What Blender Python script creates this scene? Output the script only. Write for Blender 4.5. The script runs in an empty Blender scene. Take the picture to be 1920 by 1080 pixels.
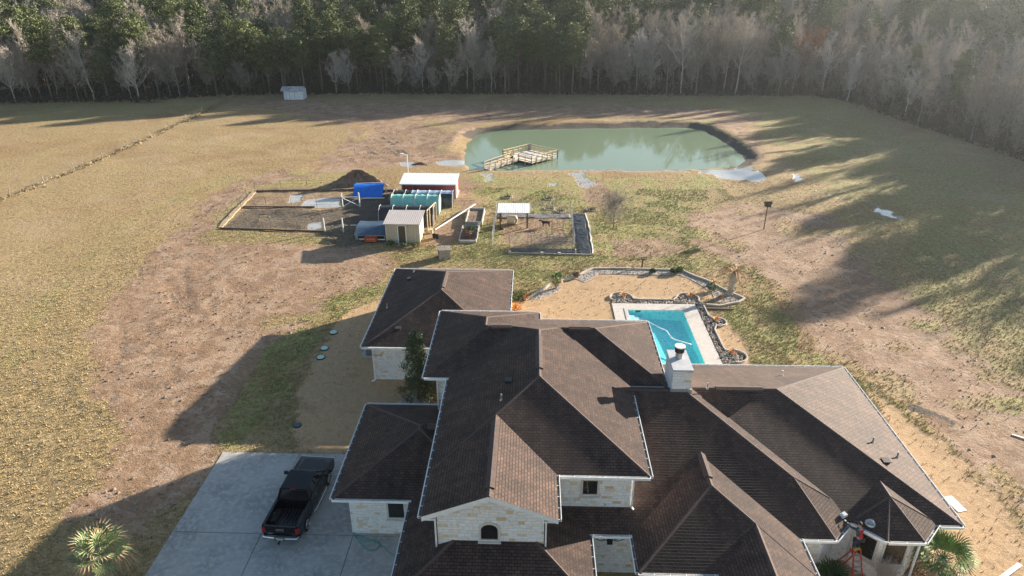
import bpy, bmesh, math, random
import numpy as np
from mathutils import Vector, Matrix, Euler
R = math.radians
random.seed(7)
rng = np.random.default_rng(7)
scene = bpy.context.scene

# ------------------------------------------------------------------ camera
CAM_H = 28.0
FPX = 1290.0
PITCH = math.atan(617 / FPX)
YAW = math.atan(42 / math.hypot(FPX, 617))
cam_data = bpy.data.cameras.new('camera')
cam_data.sensor_width = 36.0
cam_data.lens = 36.0 * FPX / 1920.0
cam_data.clip_start = 0.1
cam_data.clip_end = 4000
cam = bpy.data.objects.new('camera', cam_data)
cam.location = (0, 0, CAM_H)
cam.rotation_euler = (math.pi / 2 - PITCH, 0, YAW)
scene.collection.objects.link(cam)
scene.camera = cam

# ------------------------------------------------------------------ sky and sun
SUN_AZ = R(35.5)      # measured from +X towards +Y
SUN_EL = R(14.2)
world = bpy.data.worlds.new('World')
scene.world = world
world.use_nodes = True
wn = world.node_tree
bg = wn.nodes['Background']
sky = wn.nodes.new('ShaderNodeTexSky')
sky.sky_type = 'NISHITA'
sky.sun_disc = False
sky.sun_elevation = SUN_EL
sky.sun_rotation = math.pi / 2 - SUN_AZ
sky.air_density = 1.0
sky.dust_density = 0.7
sky.ozone_density = 1.0
wn.links.new(sky.outputs[0], bg.inputs[0])
bg.inputs[1].default_value = 0.061
sun_data = bpy.data.lights.new('sun', 'SUN')
sun_data.energy = 5.0
sun_data.angle = R(0.55)
sun_data.color = (1.0, 0.885, 0.74)
sun = bpy.data.objects.new('sun', sun_data)
sdir = Vector((math.cos(SUN_EL) * math.cos(SUN_AZ), math.cos(SUN_EL) * math.sin(SUN_AZ), math.sin(SUN_EL)))
sun.rotation_euler = sdir.to_track_quat('Z', 'Y').to_euler()
sun.location = sdir * 300
scene.collection.objects.link(sun)
scene.view_settings.view_transform = 'Standard'
scene.view_settings.look = 'None'
scene.view_settings.exposure = 1.80
scene.view_settings.gamma = 1.0

# ------------------------------------------------------------------ helpers
def at(px, py, z=0.0):
    """photo pixel -> world point on the horizontal plane z (survey of the photograph)"""
    u = (px - 960) / FPX
    v = (540 - py) / FPX
    dx, dy, dz = u, math.cos(PITCH) + v * math.sin(PITCH), -math.sin(PITCH) + v * math.cos(PITCH)
    c, s = math.cos(YAW), math.sin(YAW)
    dx, dy = c * dx - s * dy, s * dx + c * dy
    t = (z - CAM_H) / dz
    return Vector((dx * t, dy * t, z))

def link(o):
    scene.collection.objects.link(o)
    return o

def tag(o, label=None, cat=None, group=None, kind=None):
    if label: o['label'] = label
    if cat: o['category'] = cat
    if group: o['group'] = group
    if kind: o['kind'] = kind
    return o

def thing(name, label, cat, loc=(0, 0, 0), rz=0.0, group=None):
    o = bpy.data.objects.new(name, None)
    o.empty_display_size = 0.2
    o.location = loc
    o.rotation_euler = (0, 0, rz)
    link(o)
    return tag(o, label, cat, group)

def copy_tree(o, parent=None):
    c = o.copy()
    link(c)
    c.parent = parent
    for ch in list(o.children):
        copy_tree(ch, c)
    return c

class MB:
    """collects polygons; build() links them as one mesh object with metric UVs"""
    def __init__(self):
        self.v = []; self.f = []
    def add(self, pts, faces):
        n = len(self.v)
        self.v += [tuple(p) for p in pts]
        self.f += [tuple(i + n for i in f) for f in faces]
        return self
    def poly(self, pts):
        return self.add(pts, [tuple(range(len(pts)))])
    def box(self, c, s, rz=0.0, rx=0.0, ry=0.0):
        m = Matrix.Translation(c) @ Euler((rx, ry, rz)).to_matrix().to_4x4()
        h = [x / 2 for x in s]
        pts = [m @ Vector((sx * h[0], sy * h[1], sz * h[2])) for sx in (-1, 1) for sy in (-1, 1) for sz in (-1, 1)]
        return self.add(pts, [(0, 1, 3, 2), (4, 6, 7, 5), (0, 4, 5, 1), (2, 3, 7, 6), (0, 2, 6, 4), (1, 5, 7, 3)])
    def box2(self, a, b):
        return self.box([(a[i] + b[i]) / 2 for i in range(3)], [abs(a[i] - b[i]) for i in range(3)])
    def bar(self, a, b, w, h=None, up=(0, 0, 1)):
        a = Vector(a); b = Vector(b); h = h or w
        d = (b - a)
        if d.length < 1e-6: return self
        d.normalize()
        up = Vector(up)
        if abs(d.dot(up)) > 0.98: up = Vector((0, 1, 0))
        s = d.cross(up).normalized() * (w / 2)
        u = s.cross(d).normalized() * (h / 2)
        pts = [a - s - u, a + s - u, a + s + u, a - s + u, b - s - u, b + s - u, b + s + u, b - s + u]
        return self.add(pts, [(0, 3, 2, 1), (4, 5, 6, 7), (0, 1, 5, 4), (1, 2, 6, 5), (2, 3, 7, 6), (3, 0, 4, 7)])
    def tube(self, pts, rad, n=8, caps=True):
        pts = [Vector(p) for p in pts]
        if not isinstance(rad, (list, tuple)): rad = [rad] * len(pts)
        rings = []
        pu = None
        for i, p in enumerate(pts):
            d = (pts[min(i + 1, len(pts) - 1)] - pts[max(i - 1, 0)])
            d = d.normalized() if d.length > 1e-9 else Vector((0, 0, 1))
            if pu is None:
                up = Vector((0, 0, 1)) if abs(d.z) < 0.9 else Vector((1, 0, 0))
                s = d.cross(up).normalized()
            else:
                s = (pu - d * pu.dot(d)).normalized()
            pu = s
            u = d.cross(s)
            rings.append([p + (s * math.cos(2 * math.pi * k / n) + u * math.sin(2 * math.pi * k / n)) * rad[i] for k in range(n)])
        v = [q for r in rings for q in r]
        f = []
        for i in range(len(rings) - 1):
            for k in range(n):
                f.append((i * n + k, i * n + (k + 1) % n, (i + 1) * n + (k + 1) % n, (i + 1) * n + k))
        if caps:
            f.append(tuple(range(n))[::-1])
            f.append(tuple((len(rings) - 1) * n + k for k in range(n)))
        return self.add(v, f)
    def cyl(self, c, r, h, n=16, r2=None):
        c = Vector(c)
        return self.tube([c, c + Vector((0, 0, h))], [r, r if r2 is None else r2], n)
    def prism(self, poly, z0, z1):
        """vertical prism over a plan polygon (ccw)"""
        n = len(poly)
        pts = [(x, y, z0) for x, y in poly] + [(x, y, z1) for x, y in poly]
        f = [tuple(range(n))[::-1], tuple(range(n, 2 * n))]
        f += [(i, (i + 1) % n, n + (i + 1) % n, n + i) for i in range(n)]
        return self.add(pts, f)
    def prism_x(self, prof, x0, x1):
        """extrude a (y,z) profile along x"""
        n = len(prof)
        pts = [(x0, y, z) for y, z in prof] + [(x1, y, z) for y, z in prof]
        f = [tuple(range(n)), tuple(range(n, 2 * n))[::-1]]
        f += [(i, n + i, n + (i + 1) % n, (i + 1) % n) for i in range(n)]
        return self.add(pts, f)
    def prism_y(self, prof, y0, y1):
        """extrude an (x,z) profile along y"""
        n = len(prof)
        pts = [(x, y0, z) for x, z in prof] + [(x, y1, z) for x, z in prof]
        f = [tuple(range(n)), tuple(range(n, 2 * n))[::-1]]
        f += [(i, n + i, n + (i + 1) % n, (i + 1) % n) for i in range(n)]
        return self.add(pts, f)
    def blob(self, c, r, sq=(1, 1, 1), n=8, m=6, jit=0.15, seed=0):
        rr = random.Random(seed)
        pts = []; f = []
        for i in range(m + 1):
            th = math.pi * i / m
            for k in range(n):
                ph = 2 * math.pi * k / n
                q = r * (1 + rr.uniform(-jit, jit))
                pts.append((c[0] + q * sq[0] * math.sin(th) * math.cos(ph), c[1] + q * sq[1] * math.sin(th) * math.sin(ph), c[2] + q * sq[2] * math.cos(th)))
        for i in range(m):
            for k in range(n):
                f.append((i * n + k, (i + 1) * n + k, (i + 1) * n + (k + 1) % n, i * n + (k + 1) % n))
        return self.add(pts, f)
    def build(self, name, mat, parent=None, smooth=False, loc=None, bevel=0.0, uv=True, label=None):
        me = bpy.data.meshes.new(name)
        me.from_pydata(self.v, [], self.f)
        if bevel or smooth or True:
            bm = bmesh.new(); bm.from_mesh(me)
            if smooth: bmesh.ops.remove_doubles(bm, verts=bm.verts, dist=1e-5)
            bmesh.ops.recalc_face_normals(bm, faces=bm.faces)
            if bevel:
                bmesh.ops.remove_doubles(bm, verts=bm.verts, dist=1e-5)
                es = [e for e in bm.edges if len(e.link_faces) == 2 and e.calc_face_angle(0) > 0.5]
                bmesh.ops.bevel(bm, geom=es, offset=bevel, segments=2, profile=0.6, affect='EDGES')
            bm.to_mesh(me); bm.free()
        if uv:
            ul = me.uv_layers.new(name='UVMap')
            co = [v.co for v in me.vertices]
            Z = Vector((0, 0, 1))
            for p in me.polygons:
                n = p.normal
                if abs(n.z) > 0.995:
                    u, w = Vector((1, 0, 0)), Vector((0, 1, 0))
                else:
                    u = Z.cross(n).normalized(); w = n.cross(u)
                for li in p.loop_indices:
                    c = co[me.loops[li].vertex_index]
                    ul.data[li].uv = (c.dot(u), c.dot(w))
        if smooth:
            me.polygons.foreach_set('use_smooth', [True] * len(me.polygons))
        mats = mat if isinstance(mat, (list, tuple)) else [mat]
        for m_ in mats: me.materials.append(m_)
        o = bpy.data.objects.new(name, me)
        link(o)
        if parent: o.parent = parent
        if loc: o.location = loc
        if label: o['label'] = label
        return o

def np_mesh(name, verts, faces, mat):
    """fast mesh from arrays; faces (n,3) or (n,4)"""
    me = bpy.data.meshes.new(name)
    verts = np.asarray(verts, dtype=np.float32); faces = np.asarray(faces, dtype=np.int32)
    k = faces.shape[1]
    me.vertices.add(len(verts)); me.vertices.foreach_set('co', verts.ravel())
    me.loops.add(faces.size); me.loops.foreach_set('vertex_index', faces.ravel())
    me.polygons.add(len(faces))
    me.polygons.foreach_set('loop_start', np.arange(0, faces.size, k, dtype=np.int32))
    me.polygons.foreach_set('loop_total', np.full(len(faces), k, dtype=np.int32))
    me.update(calc_edges=True)
    me.validate()
    for m_ in (mat if isinstance(mat, (list, tuple)) else [mat]): me.materials.append(m_)
    return me

# ------------------------------------------------------------------ materials
class NT:
    def __init__(self, name):
        self.m = bpy.data.materials.new(name); self.m.use_nodes = True
        self.t = self.m.node_tree; self.b = self.t.nodes['Principled BSDF']
        self.out = self.t.nodes['Material Output']
    def n(self, typ, **kw):
        nd = self.t.nodes.new('ShaderNode' + typ)
        for k, v in kw.items():
            if k.startswith('i_'):
                nd.inputs[k[2:].replace('_', ' ')].default_value = v
            else: setattr(nd, k, v)
        return nd
    def l(self, a, b):
        self.t.links.new(a, b); return b
    def noise(self, vec, scale, detail=4, rough=0.55, dist=0.0):
        nd = self.n('TexNoise'); nd.inputs['Scale'].default_value = scale
        nd.inputs['Detail'].default_value = detail; nd.inputs['Roughness'].default_value = rough
        nd.inputs['Distortion'].default_value = dist
        if vec is not None: self.l(vec, nd.inputs['Vector'])
        return nd.outputs['Fac']
    def math(self, op, a, b=0.5, clamp=False):
        nd = self.n('Math', operation=op); nd.use_clamp = clamp
        for i, x in enumerate((a, b)):
            if isinstance(x, (int, float)): nd.inputs[i].default_value = x
            else: self.l(x, nd.inputs[i])
        return nd.outputs[0]
    def ramp(self, fac, stops, interp='LINEAR'):
        nd = self.n('ValToRGB'); nd.color_ramp.interpolation = interp
        el = nd.color_ramp.elements
        while len(el) < len(stops): el.new(0.5)
        for e, (p, c) in zip(el, stops):
            e.position = p; e.color = (*c, 1) if len(c) == 3 else c
        self.l(fac, nd.inputs[0]); return nd.outputs[0]
    def maprange(self, v, a, b, c=0.0, d=1.0):
        nd = self.n('MapRange'); nd.interpolation_type = 'SMOOTHSTEP'
        self.l(v, nd.inputs['Value'])
        for k, x in zip(('From Min', 'From Max', 'To Min', 'To Max'), (a, b, c, d)): nd.inputs[k].default_value = x
        return nd.outputs[0]
    def mix(self, f, a, b, blend='MIX'):
        nd = self.n('Mix', data_type='RGBA', blend_type=blend)
        if isinstance(f, (int, float)): nd.inputs[0].default_value = f
        else: self.l(f, nd.inputs[0])
        for i, x in ((6, a), (7, b)):
            if isinstance(x, (tuple, list)): nd.inputs[i].default_value = (*x, 1) if len(x) == 3 else x
            else: self.l(x, nd.inputs[i])
        return nd.outputs[2]
    def obj(self): return self.n('TexCoord').outputs['Object']
    def uv(self): return self.n('TexCoord').outputs['UV']
    def mapping(self, vec, scale=(1, 1, 1), rot=(0, 0, 0)):
        nd = self.n('Mapping'); nd.inputs['Scale'].default_value = scale; nd.inputs['Rotation'].default_value = rot
        self.l(vec, nd.inputs['Vector']); return nd.outputs[0]
    def bump(self, h, strength=0.5, dist=0.02, prev=None):
        nd = self.n('Bump'); nd.inputs['Strength'].default_value = strength; nd.inputs['Distance'].default_value = dist
        self.l(h, nd.inputs['Height'])
        if prev is not None: self.l(prev, nd.inputs['Normal'])
        self.l(nd.outputs[0], self.b.inputs['Normal'])
        return nd.outputs[0]
    def col(self, c): 
        if isinstance(c, tuple): self.b.inputs['Base Color'].default_value = (*c, 1)
        else: self.l(c, self.b.inputs['Base Color'])
    def set(self, **kw):
        for k, v in kw.items():
            s = self.b.inputs[k.replace('_', ' ')]
            if isinstance(v, (int, float)): s.default_value = v
            else: self.l(v, s)

def plain(name, c, rough=0.7, var=0.25, scale=6.0, bump=0.15, metallic=0.0, spec=0.5, bd=0.01):
    t = NT(name); o = t.obj()
    f = t.noise(o, scale, 5, 0.6)
    lo = tuple(x * (1 - var) for x in c); hi = tuple(min(1, x * (1 + var)) for x in c)
    t.col(t.ramp(f, [(0.3, lo), (0.7, hi)]))
    t.set(Roughness=rough, Metallic=metallic, Specular_IOR_Level=spec)
    if bump: t.bump(t.noise(o, scale * 4, 3), bump, bd)
    return t.m

def mat_shingle():
    t = NT('asphalt_shingles'); uv = t.uv(); o = t.obj()
    br = t.n('TexBrick'); br.offset = 0.5; br.squash = 1.0
    for k, v in (('Scale', 1.0), ('Mortar Size', 0.017), ('Mortar Smooth', 0.25), ('Bias', 0.0), ('Brick Width', 0.27), ('Row Height', 0.15)):
        br.inputs[k].default_value = v
    br.inputs['Color1'].default_value = (0.052, 0.034, 0.028, 1)
    br.inputs['Color2'].default_value = (0.086, 0.057, 0.046, 1)
    br.inputs['Mortar'].default_value = (0.019, 0.014, 0.013, 1)  # dark joint colour paints the shadow line under each shingle course
    t.l(uv, br.inputs['Vector'])
    big = t.noise(o, 0.5, 5, 0.7, 1.0)
    c = t.mix(1.0, br.outputs['Color'], t.ramp(big, [(0.3, (0.60, 0.60, 0.64)), (0.7, (1.42, 1.32, 1.24))]), 'MULTIPLY')
    st = t.noise(t.mapping(uv, (2.2, 0.25, 1)), 1.0, 4, 0.6)
    c = t.mix(1.0, c, t.ramp(st, [(0.35, (0.8, 0.8, 0.8)), (0.68, (1.35, 1.30, 1.26))]), 'MULTIPLY')
    gr = t.noise(o, 45, 2, 0.7)
    c = t.mix(0.6, c, t.ramp(gr, [(0.3, (0.5, 0.5, 0.5)), (0.7, (1.5, 1.45, 1.4))]), 'MULTIPLY')
    t.col(c); t.set(Roughness=0.85, Specular_IOR_Level=0.35)
    # stepped courses: height falls from the butt of each course upward
    sep = t.n('SeparateXYZ'); t.l(uv, sep.inputs[0])
    fr = t.math('FRACT', t.math('DIVIDE', sep.outputs[1], 0.15))
    stp = t.math('SUBTRACT', 1.0, fr)
    h = t.math('MULTIPLY', stp, t.math('ADD', t.math('MULTIPLY', br.outputs['Fac'], -0.6), 1.0))
    b1 = t.bump(h, 1.0, 0.022)
    t.bump(gr, 0.5, 0.004, b1)
    return t.m

def mat_stone(name='limestone_wall', tint=1.0):
    t = NT(name); uv = t.uv(); o = t.obj()
    wob = t.n('VectorMath', operation='ADD')
    nz = t.n('TexNoise'); nz.inputs['Scale'].default_value = 2.2; t.l(uv, nz.inputs['Vector'])
    sc = t.n('VectorMath', operation='SCALE'); sc.inputs['Scale'].default_value = 0.06
    t.l(nz.outputs['Color'], sc.inputs[0]); t.l(uv, wob.inputs[0]); t.l(sc.outputs[0], wob.inputs[1])
    def brick(w, h, off, sq):
        b = t.n('TexBrick'); b.offset = off; b.squash = sq; b.squash_frequency = 3
        for k, v in (('Scale', 1.0), ('Mortar Size', 0.012), ('Mortar Smooth', 0.4), ('Brick Width', w), ('Row Height', h)): b.inputs[k].default_value = v
        b.inputs['Color1'].default_value = (0, 0, 0, 1); b.inputs['Color2'].default_value = (1, 1, 1, 1); b.inputs['Mortar'].default_value = (0.5, 0.5, 0.5, 1)
        t.l(wob.outputs[0], b.inputs['Vector']); return b
    b1 = brick(0.42, 0.155, 0.42, 0.62); b2 = brick(0.30, 0.20, 0.3, 1.5)
    region = t.maprange(t.noise(uv, 0.7, 1), 0.5, 0.52)
    fac = t.mix(region, b1.outputs['Color'], b2.outputs['Color'])
    mort = t.mix(region, b1.outputs['Fac'], b2.outputs['Fac'])
    c = t.ramp(fac, [(0.0, (0.76, 0.75, 0.74)), (0.25, (0.92, 0.91, 0.90)), (0.50, (0.84, 0.83, 0.81)), (0.76, (0.92, 0.89, 0.85)), (0.92, (0.80, 0.64, 0.44)), (1.0, (0.66, 0.46, 0.28))])
    st = t.noise(o, 1.4, 5, 0.65, 0.8)
    c = t.mix(t.math('MULTIPLY', t.maprange(st, 0.57, 0.72), 0.7), c, (0.55, 0.42, 0.28))
    c = t.mix(t.maprange(t.noise(o, 9, 4), 0.3, 0.8), t.mix(1.0, c, (0.88, 0.88, 0.88), 'MULTIPLY'), c)
    c = t.mix(mort, c, (0.60, 0.59, 0.58))
    c = t.mix(1.0, c, (tint, tint, tint), 'MULTIPLY')
    t.col(c); t.set(Roughness=0.9, Specular_IOR_Level=0.2)
    bb = t.bump(mort, 0.7, 0.02); bb.node.invert = True
    t.bump(t.noise(o, 18, 4), 0.35, 0.02, bb)
    return t.m

def mat_concrete(name, c, stain=0.25, joint=None):
    t = NT(name); o = t.obj()
    a = t.noise(o, 0.45, 6, 0.65, 0.5); b = t.noise(o, 3.5, 5, 0.6); g = t.noise(o, 60, 2)
    lo = tuple(x * (1 - stain) for x in c)
    k = t.ramp(a, [(0.32, lo), (0.62, c)])
    k = t.mix(t.maprange(b, 0.42, 0.7), k, tuple(min(1, x * 1.12) for x in c))
    k = t.mix(0.35, k, t.ramp(g, [(0.3, (0.7, 0.7, 0.7)), (0.7, (1.2, 1.2, 1.2))]), 'MULTIPLY')
    sw = t.noise(t.mapping(o, (0.5, 3.0, 1), (0, 0, 0.5)), 1.0, 3, 0.6, 1.5)
    k = t.mix(t.maprange(sw, 0.60, 0.78), k, tuple(min(1, x * 1.22) for x in c))
    t.col(k); t.set(Roughness=0.82, Specular_IOR_Level=0.3)
    t.bump(g, 0.25, 0.006)
    return t.m

def mat_metal_roof(name, c, axis=0, pitch=0.23, dirt=0.15):
    """ribbed sheet: ribs run across `axis` (0 = ribs repeat along local u)"""
    t = NT(name); uv = t.uv(); o = t.obj()
    sep = t.n('SeparateXYZ'); t.l(uv, sep.inputs[0])
    fr = t.math('FRACT', t.math('DIVIDE', sep.outputs[axis], pitch))
    rib = t.maprange(t.math('ABSOLUTE', t.math('SUBTRACT', fr, 0.5)), 0.30, 0.46)
    nz = t.noise(o, 1.6, 5, 0.6, 0.6)
    k = t.ramp(nz, [(0.3, tuple(x * (1 - dirt) for x in c)), (0.7, c)])
    k = t.mix(t.math('MULTIPLY', rib, 0.35), k, tuple(x * 0.6 for x in c))
    t.col(k); t.set(Roughness=0.45, Metallic=0.0, Specular_IOR_Level=0.5)
    t.bump(rib, 0.9, 0.03)
    return t.m

def mat_leaf(name, c1, c2, rough=0.7, trans=0.0):
    t = NT(name)
    g = t.n('NewGeometry'); oi = t.n('ObjectInfo')
    f = t.math('ADD', t.math('MULTIPLY', g.outputs['Random Per Island'], 0.75), t.math('MULTIPLY', oi.outputs['Random'], 0.25))
    t.col(t.ramp(f, [(0.0, c1), (1.0, c2)]))
    t.set(Roughness=rough, Specular_IOR_Level=0.25)
    return t.m

def mat_bark(name, c, var=0.4):
    t = NT(name); o = t.obj(); oi = t.n('ObjectInfo')
    f = t.noise(t.mapping(o, (1, 1, 0.3)), 3, 4)
    f = t.math('ADD', t.math('MULTIPLY', f, 0.55), t.math('MULTIPLY', oi.outputs['Random'], 0.45))
    t.col(t.ramp(f, [(0.15, tuple(x * (1 - var) for x in c)), (0.85, tuple(min(1, x * (1 + var)) for x in c))]))
    t.set(Roughness=0.9, Specular_IOR_Level=0.15)
    return t.m

M = {}
M['shingle'] = mat_shingle()
M['stone'] = mat_stone()
M['white_trim'] = plain('painted_trim', (0.78, 0.78, 0.76), 0.45, 0.08, 2.0, 0.05)
M['gutter'] = plain('gutter_metal', (0.80, 0.81, 0.80), 0.35, 0.10, 3.0, 0.03)
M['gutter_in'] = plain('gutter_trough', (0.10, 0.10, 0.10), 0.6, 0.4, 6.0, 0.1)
M['glass'] = plain('dark_window_glass', (0.018, 0.018, 0.020), 0.06, 0.3, 0.8, 0.0, spec=0.8)
M['frame'] = plain('window_frame', (0.42, 0.40, 0.36), 0.5, 0.1, 5, 0.05)
M['concrete'] = mat_concrete('driveway_concrete', (0.41, 0.40, 0.375), 0.34)
M['deck'] = mat_concrete('pool_deck_concrete', (0.52, 0.485, 0.445), 0.08)
M['joint'] = plain('joint_dark', (0.16, 0.155, 0.15), 0.9)
M['black'] = plain('black_paint', (0.004, 0.0045, 0.006), 0.16, 0.2, 3, 0.0, spec=0.4)
M['black_plastic'] = plain('black_plastic', (0.018, 0.018, 0.020), 0.55, 0.3, 8, 0.1)
M['rubber'] = plain('tyre_rubber', (0.02, 0.02, 0.02), 0.8, 0.2, 10, 0.2)
M['chrome'] = plain('chrome', (0.55, 0.56, 0.58), 0.18, 0.1, 4, 0.0, metallic=1.0)
M['tail'] = plain('taillight_lens', (0.28, 0.012, 0.012), 0.2, 0.1, 8, 0.0)
M['plate'] = plain('number_plate', (0.60, 0.60, 0.62), 0.5, 0.1, 8, 0.0)
M['badge'] = plain('badge_metal', (0.32, 0.33, 0.35), 0.3, 0.1, 8, 0.0)
M['galv'] = plain('galvanised_pipe', (0.42, 0.43, 0.44), 0.4, 0.2, 8, 0.05, metallic=0.6)
M['pvc'] = plain('white_pipe', (0.75, 0.74, 0.70), 0.5, 0.1, 8, 0.03)
M['wood_new'] = plain('new_lumber', (0.62, 0.48, 0.30), 0.8, 0.18, 5, 0.2)
M['wood_deck'] = plain('sunbleached_boards', (0.66, 0.60, 0.52), 0.8, 0.15, 4, 0.3)
M['wood_grey'] = plain('weathered_wood', (0.30, 0.27, 0.23), 0.85, 0.3, 6, 0.3)
M['wood_dark'] = plain('dark_wood', (0.10, 0.065, 0.045), 0.85, 0.3, 6, 0.3)
M['dark'] = plain('dark_interior', (0.015, 0.015, 0.015), 0.9, 0.2)
M['hose'] = plain('green_hose', (0.03, 0.30, 0.24), 0.4, 0.15)
M['white'] = plain('white_plastic', (0.80, 0.80, 0.78), 0.4, 0.06)
M['galv2'] = plain('dull_metal_cap', (0.46, 0.47, 0.49), 0.5, 0.12, 4, 0.05)
M['iron'] = plain('wrought_iron', (0.012, 0.011, 0.010), 0.5, 0.2)

# ------------------------------------------------------------------ ground
def gp(*pp):
    return np.array([at(x, y)[:2] for x, y in pp])

def sdist(P, poly):
    """signed distance (positive inside) of points P (n,2) to polygon"""
    d = np.full(len(P), 1e9); inside = np.zeros(len(P), bool)
    n = len(poly)
    for i in range(n):
        a = poly[i]; b = poly[(i + 1) % n]
        e = b - a; w = P - a
        t = np.clip((w @ e) / (e @ e + 1e-12), 0, 1)
        d = np.minimum(d, np.hypot(*(w - t[:, None] * e).T))
        c = ((a[1] > P[:, 1]) != (b[1] > P[:, 1]))
        with np.errstate(divide='ignore', invalid='ignore'):
            xi = (b[0] - a[0]) * (P[:, 1] - a[1]) / (b[1] - a[1]) + a[0]
        inside ^= c & (P[:, 0] < xi)
    return np.where(inside, d, -d)

def ldist(P, line):
    d = np.full(len(P), 1e9)
    for a, b in zip(line[:-1], line[1:]):
        e = b - a; w = P - a
        t = np.clip((w @ e) / (e @ e + 1e-12), 0, 1)
        d = np.minimum(d, np.hypot(*(w - t[:, None] * e).T))
    return d

def sstep(x, a, b):
    t = np.clip((x - a) / (b - a), 0, 1); return t * t * (3 - 2 * t)

def axis_pts(segs):
    out = []
    for a, b, s in segs: out += list(np.arange(a, b, s))
    return out
gx = [-1500, -1000, -700, -500, -380, -300, -240] + axis_pts([(-200, -80, 3), (-80, -34, 0.8), (-34, 32, 0.33), (32, 80, 0.6), (80, 200, 3)]) + [200, 240, 300, 380, 500, 700, 1000, 1500]
gy = [-600, -300, -150, -80, -40, -20, -8, 0, 6, 11, 15] + axis_pts([(18, 62, 0.33), (62, 118, 0.5), (118, 168, 0.9), (168, 260, 4)]) + [260, 300, 360, 450, 600, 800, 1100, 1600]
gx = np.array(gx, float); gy = np.array(gy, float)
GX, GY = np.meshgrid(gx, gy)
P = np.stack([GX.ravel(), GY.ravel()], 1)

pond = gp((873, 301), (876, 285), (882, 266), (895, 253), (915, 246), (945, 243), (1060, 240), (1200, 238.5), (1290, 239), (1320, 244), (1345, 256), (1372, 274), (1390, 289), (1397, 301), (1388, 311), (1350, 314), (1300, 315.5), (1180, 316), (1060, 317), (960, 318), (905, 318.5), (880, 317))
sd_pond = sdist(P, pond)
lot = lambda *a: sdist(P, gp(*a))

# value noise for displacement
def vnoise(P, s, seed):
    r = np.random.default_rng(seed); T = r.random((256, 256))
    q = P / s; i = np.floor(q).astype(int); f = q - i; f = f * f * (3 - 2 * f)
    g = lambda a, b: T[(i[:, 0] + a) % 256, (i[:, 1] + b) % 256]
    return (g(0, 0) * (1 - f[:, 0]) * (1 - f[:, 1]) + g(1, 0) * f[:, 0] * (1 - f[:, 1]) + g(0, 1) * (1 - f[:, 0]) * f[:, 1] + g(1, 1) * f[:, 0] * f[:, 1])
n1 = vnoise(P, 1.1, 1); n2 = vnoise(P, 3.7, 2); n3 = vnoise(P, 11, 3)
nn = (n1 * 0.3 + n2 * 0.4 + n3 * 0.3 - 0.5) * 2
sd_pond = sd_pond + np.where(np.abs(sd_pond) < 4, nn * 0.9, 0)

def region(pp, feather=1.0, jitter=1.2):
    d = sdist(P, gp(*pp)) + nn * jitter * 1.7
    return sstep(d, -feather, feather)

dirt = np.zeros(len(P)); green = np.zeros(len(P)); lawn = np.zeros(len(P))
wet = np.zeros(len(P)); mud = np.zeros(len(P)); litter = np.zeros(len(P))
# bare soil: work yard and truck road on the left
dirt = np.maximum(dirt, region([(410, 458), (480, 452), (600, 455), (700, 462), (745, 485), (735, 515), (700, 528), (660, 545), (600, 560), (575, 600), (500, 640), (470, 700), (430, 760), (395, 830), (425, 845), (400, 890), (330, 960), (250, 1000), (190, 1010), (140, 960), (205, 900), (215, 820), (165, 720), (150, 640), (190, 575), (245, 510), (300, 450), (345, 405)], 0.9, 1.6))
dirt = np.maximum(dirt, 0.95 * region([(345, 405), (395, 368), (450, 342), (520, 322), (600, 306), (650, 268), (690, 225), (740, 208), (820, 205), (905, 232), (872, 270), (868, 296), (800, 312), (700, 318), (600, 324), (520, 340), (460, 360), (415, 395), (390, 440), (380, 470), (300, 460)], 1.2, 2.0))
dirt = np.maximum(dirt, 0.85 * region([(425, 192), (520, 185), (640, 192), (900, 195), (1150, 196), (1290, 200), (1420, 212), (1420, 255), (1460, 300), (1450, 335), (1400, 318), (1398, 298), (1375, 262), (1300, 226), (1060, 222), (905, 236), (720, 236), (640, 235), (520, 215)], 2.5, 3.0))
dirt = np.maximum(dirt, region([(1310, 400), (1370, 385), (1450, 388), (1530, 398), (1590, 425), (1620, 475), (1680, 540), (1760, 620), (1850, 690), (1915, 745), (2000, 800), (2000, 960), (1900, 930), (1830, 870), (1740, 780), (1680, 720), (1600, 690), (1520, 650), (1480, 600), (1470, 550), (1430, 520), (1330, 470), (1290, 440)], 1.2, 2.2))
dirt = np.maximum(dirt, 0.8 * region([(1140, 452), (1260, 445), (1290, 470), (1230, 488), (1150, 480)], 0.8, 1.0))
dirt = np.maximum(dirt, 0.7 * region([(1075, 340), (1130, 336), (1160, 380), (1140, 400), (1095, 385)], 1.0, 1.5))
dirt = np.maximum(dirt, 0.7 * region([(925, 400), (1070, 405), (1075, 465), (950, 465), (925, 440)], 0.6, 1.0))
dirt = np.maximum(dirt, 0.85 * region([(800, 440), (850, 400), (880, 395), (868, 450), (835, 470), (805, 462)], 0.6, 0.8))
dirt = np.maximum(dirt, 0.7 * region([(860, 330), (900, 350), (890, 400), (850, 400)], 0.8, 1.2))
dirt *= 1 - 0.75 * sstep(n2 * 0.6 + n3 * 0.4, 0.66, 0.80)
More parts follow.
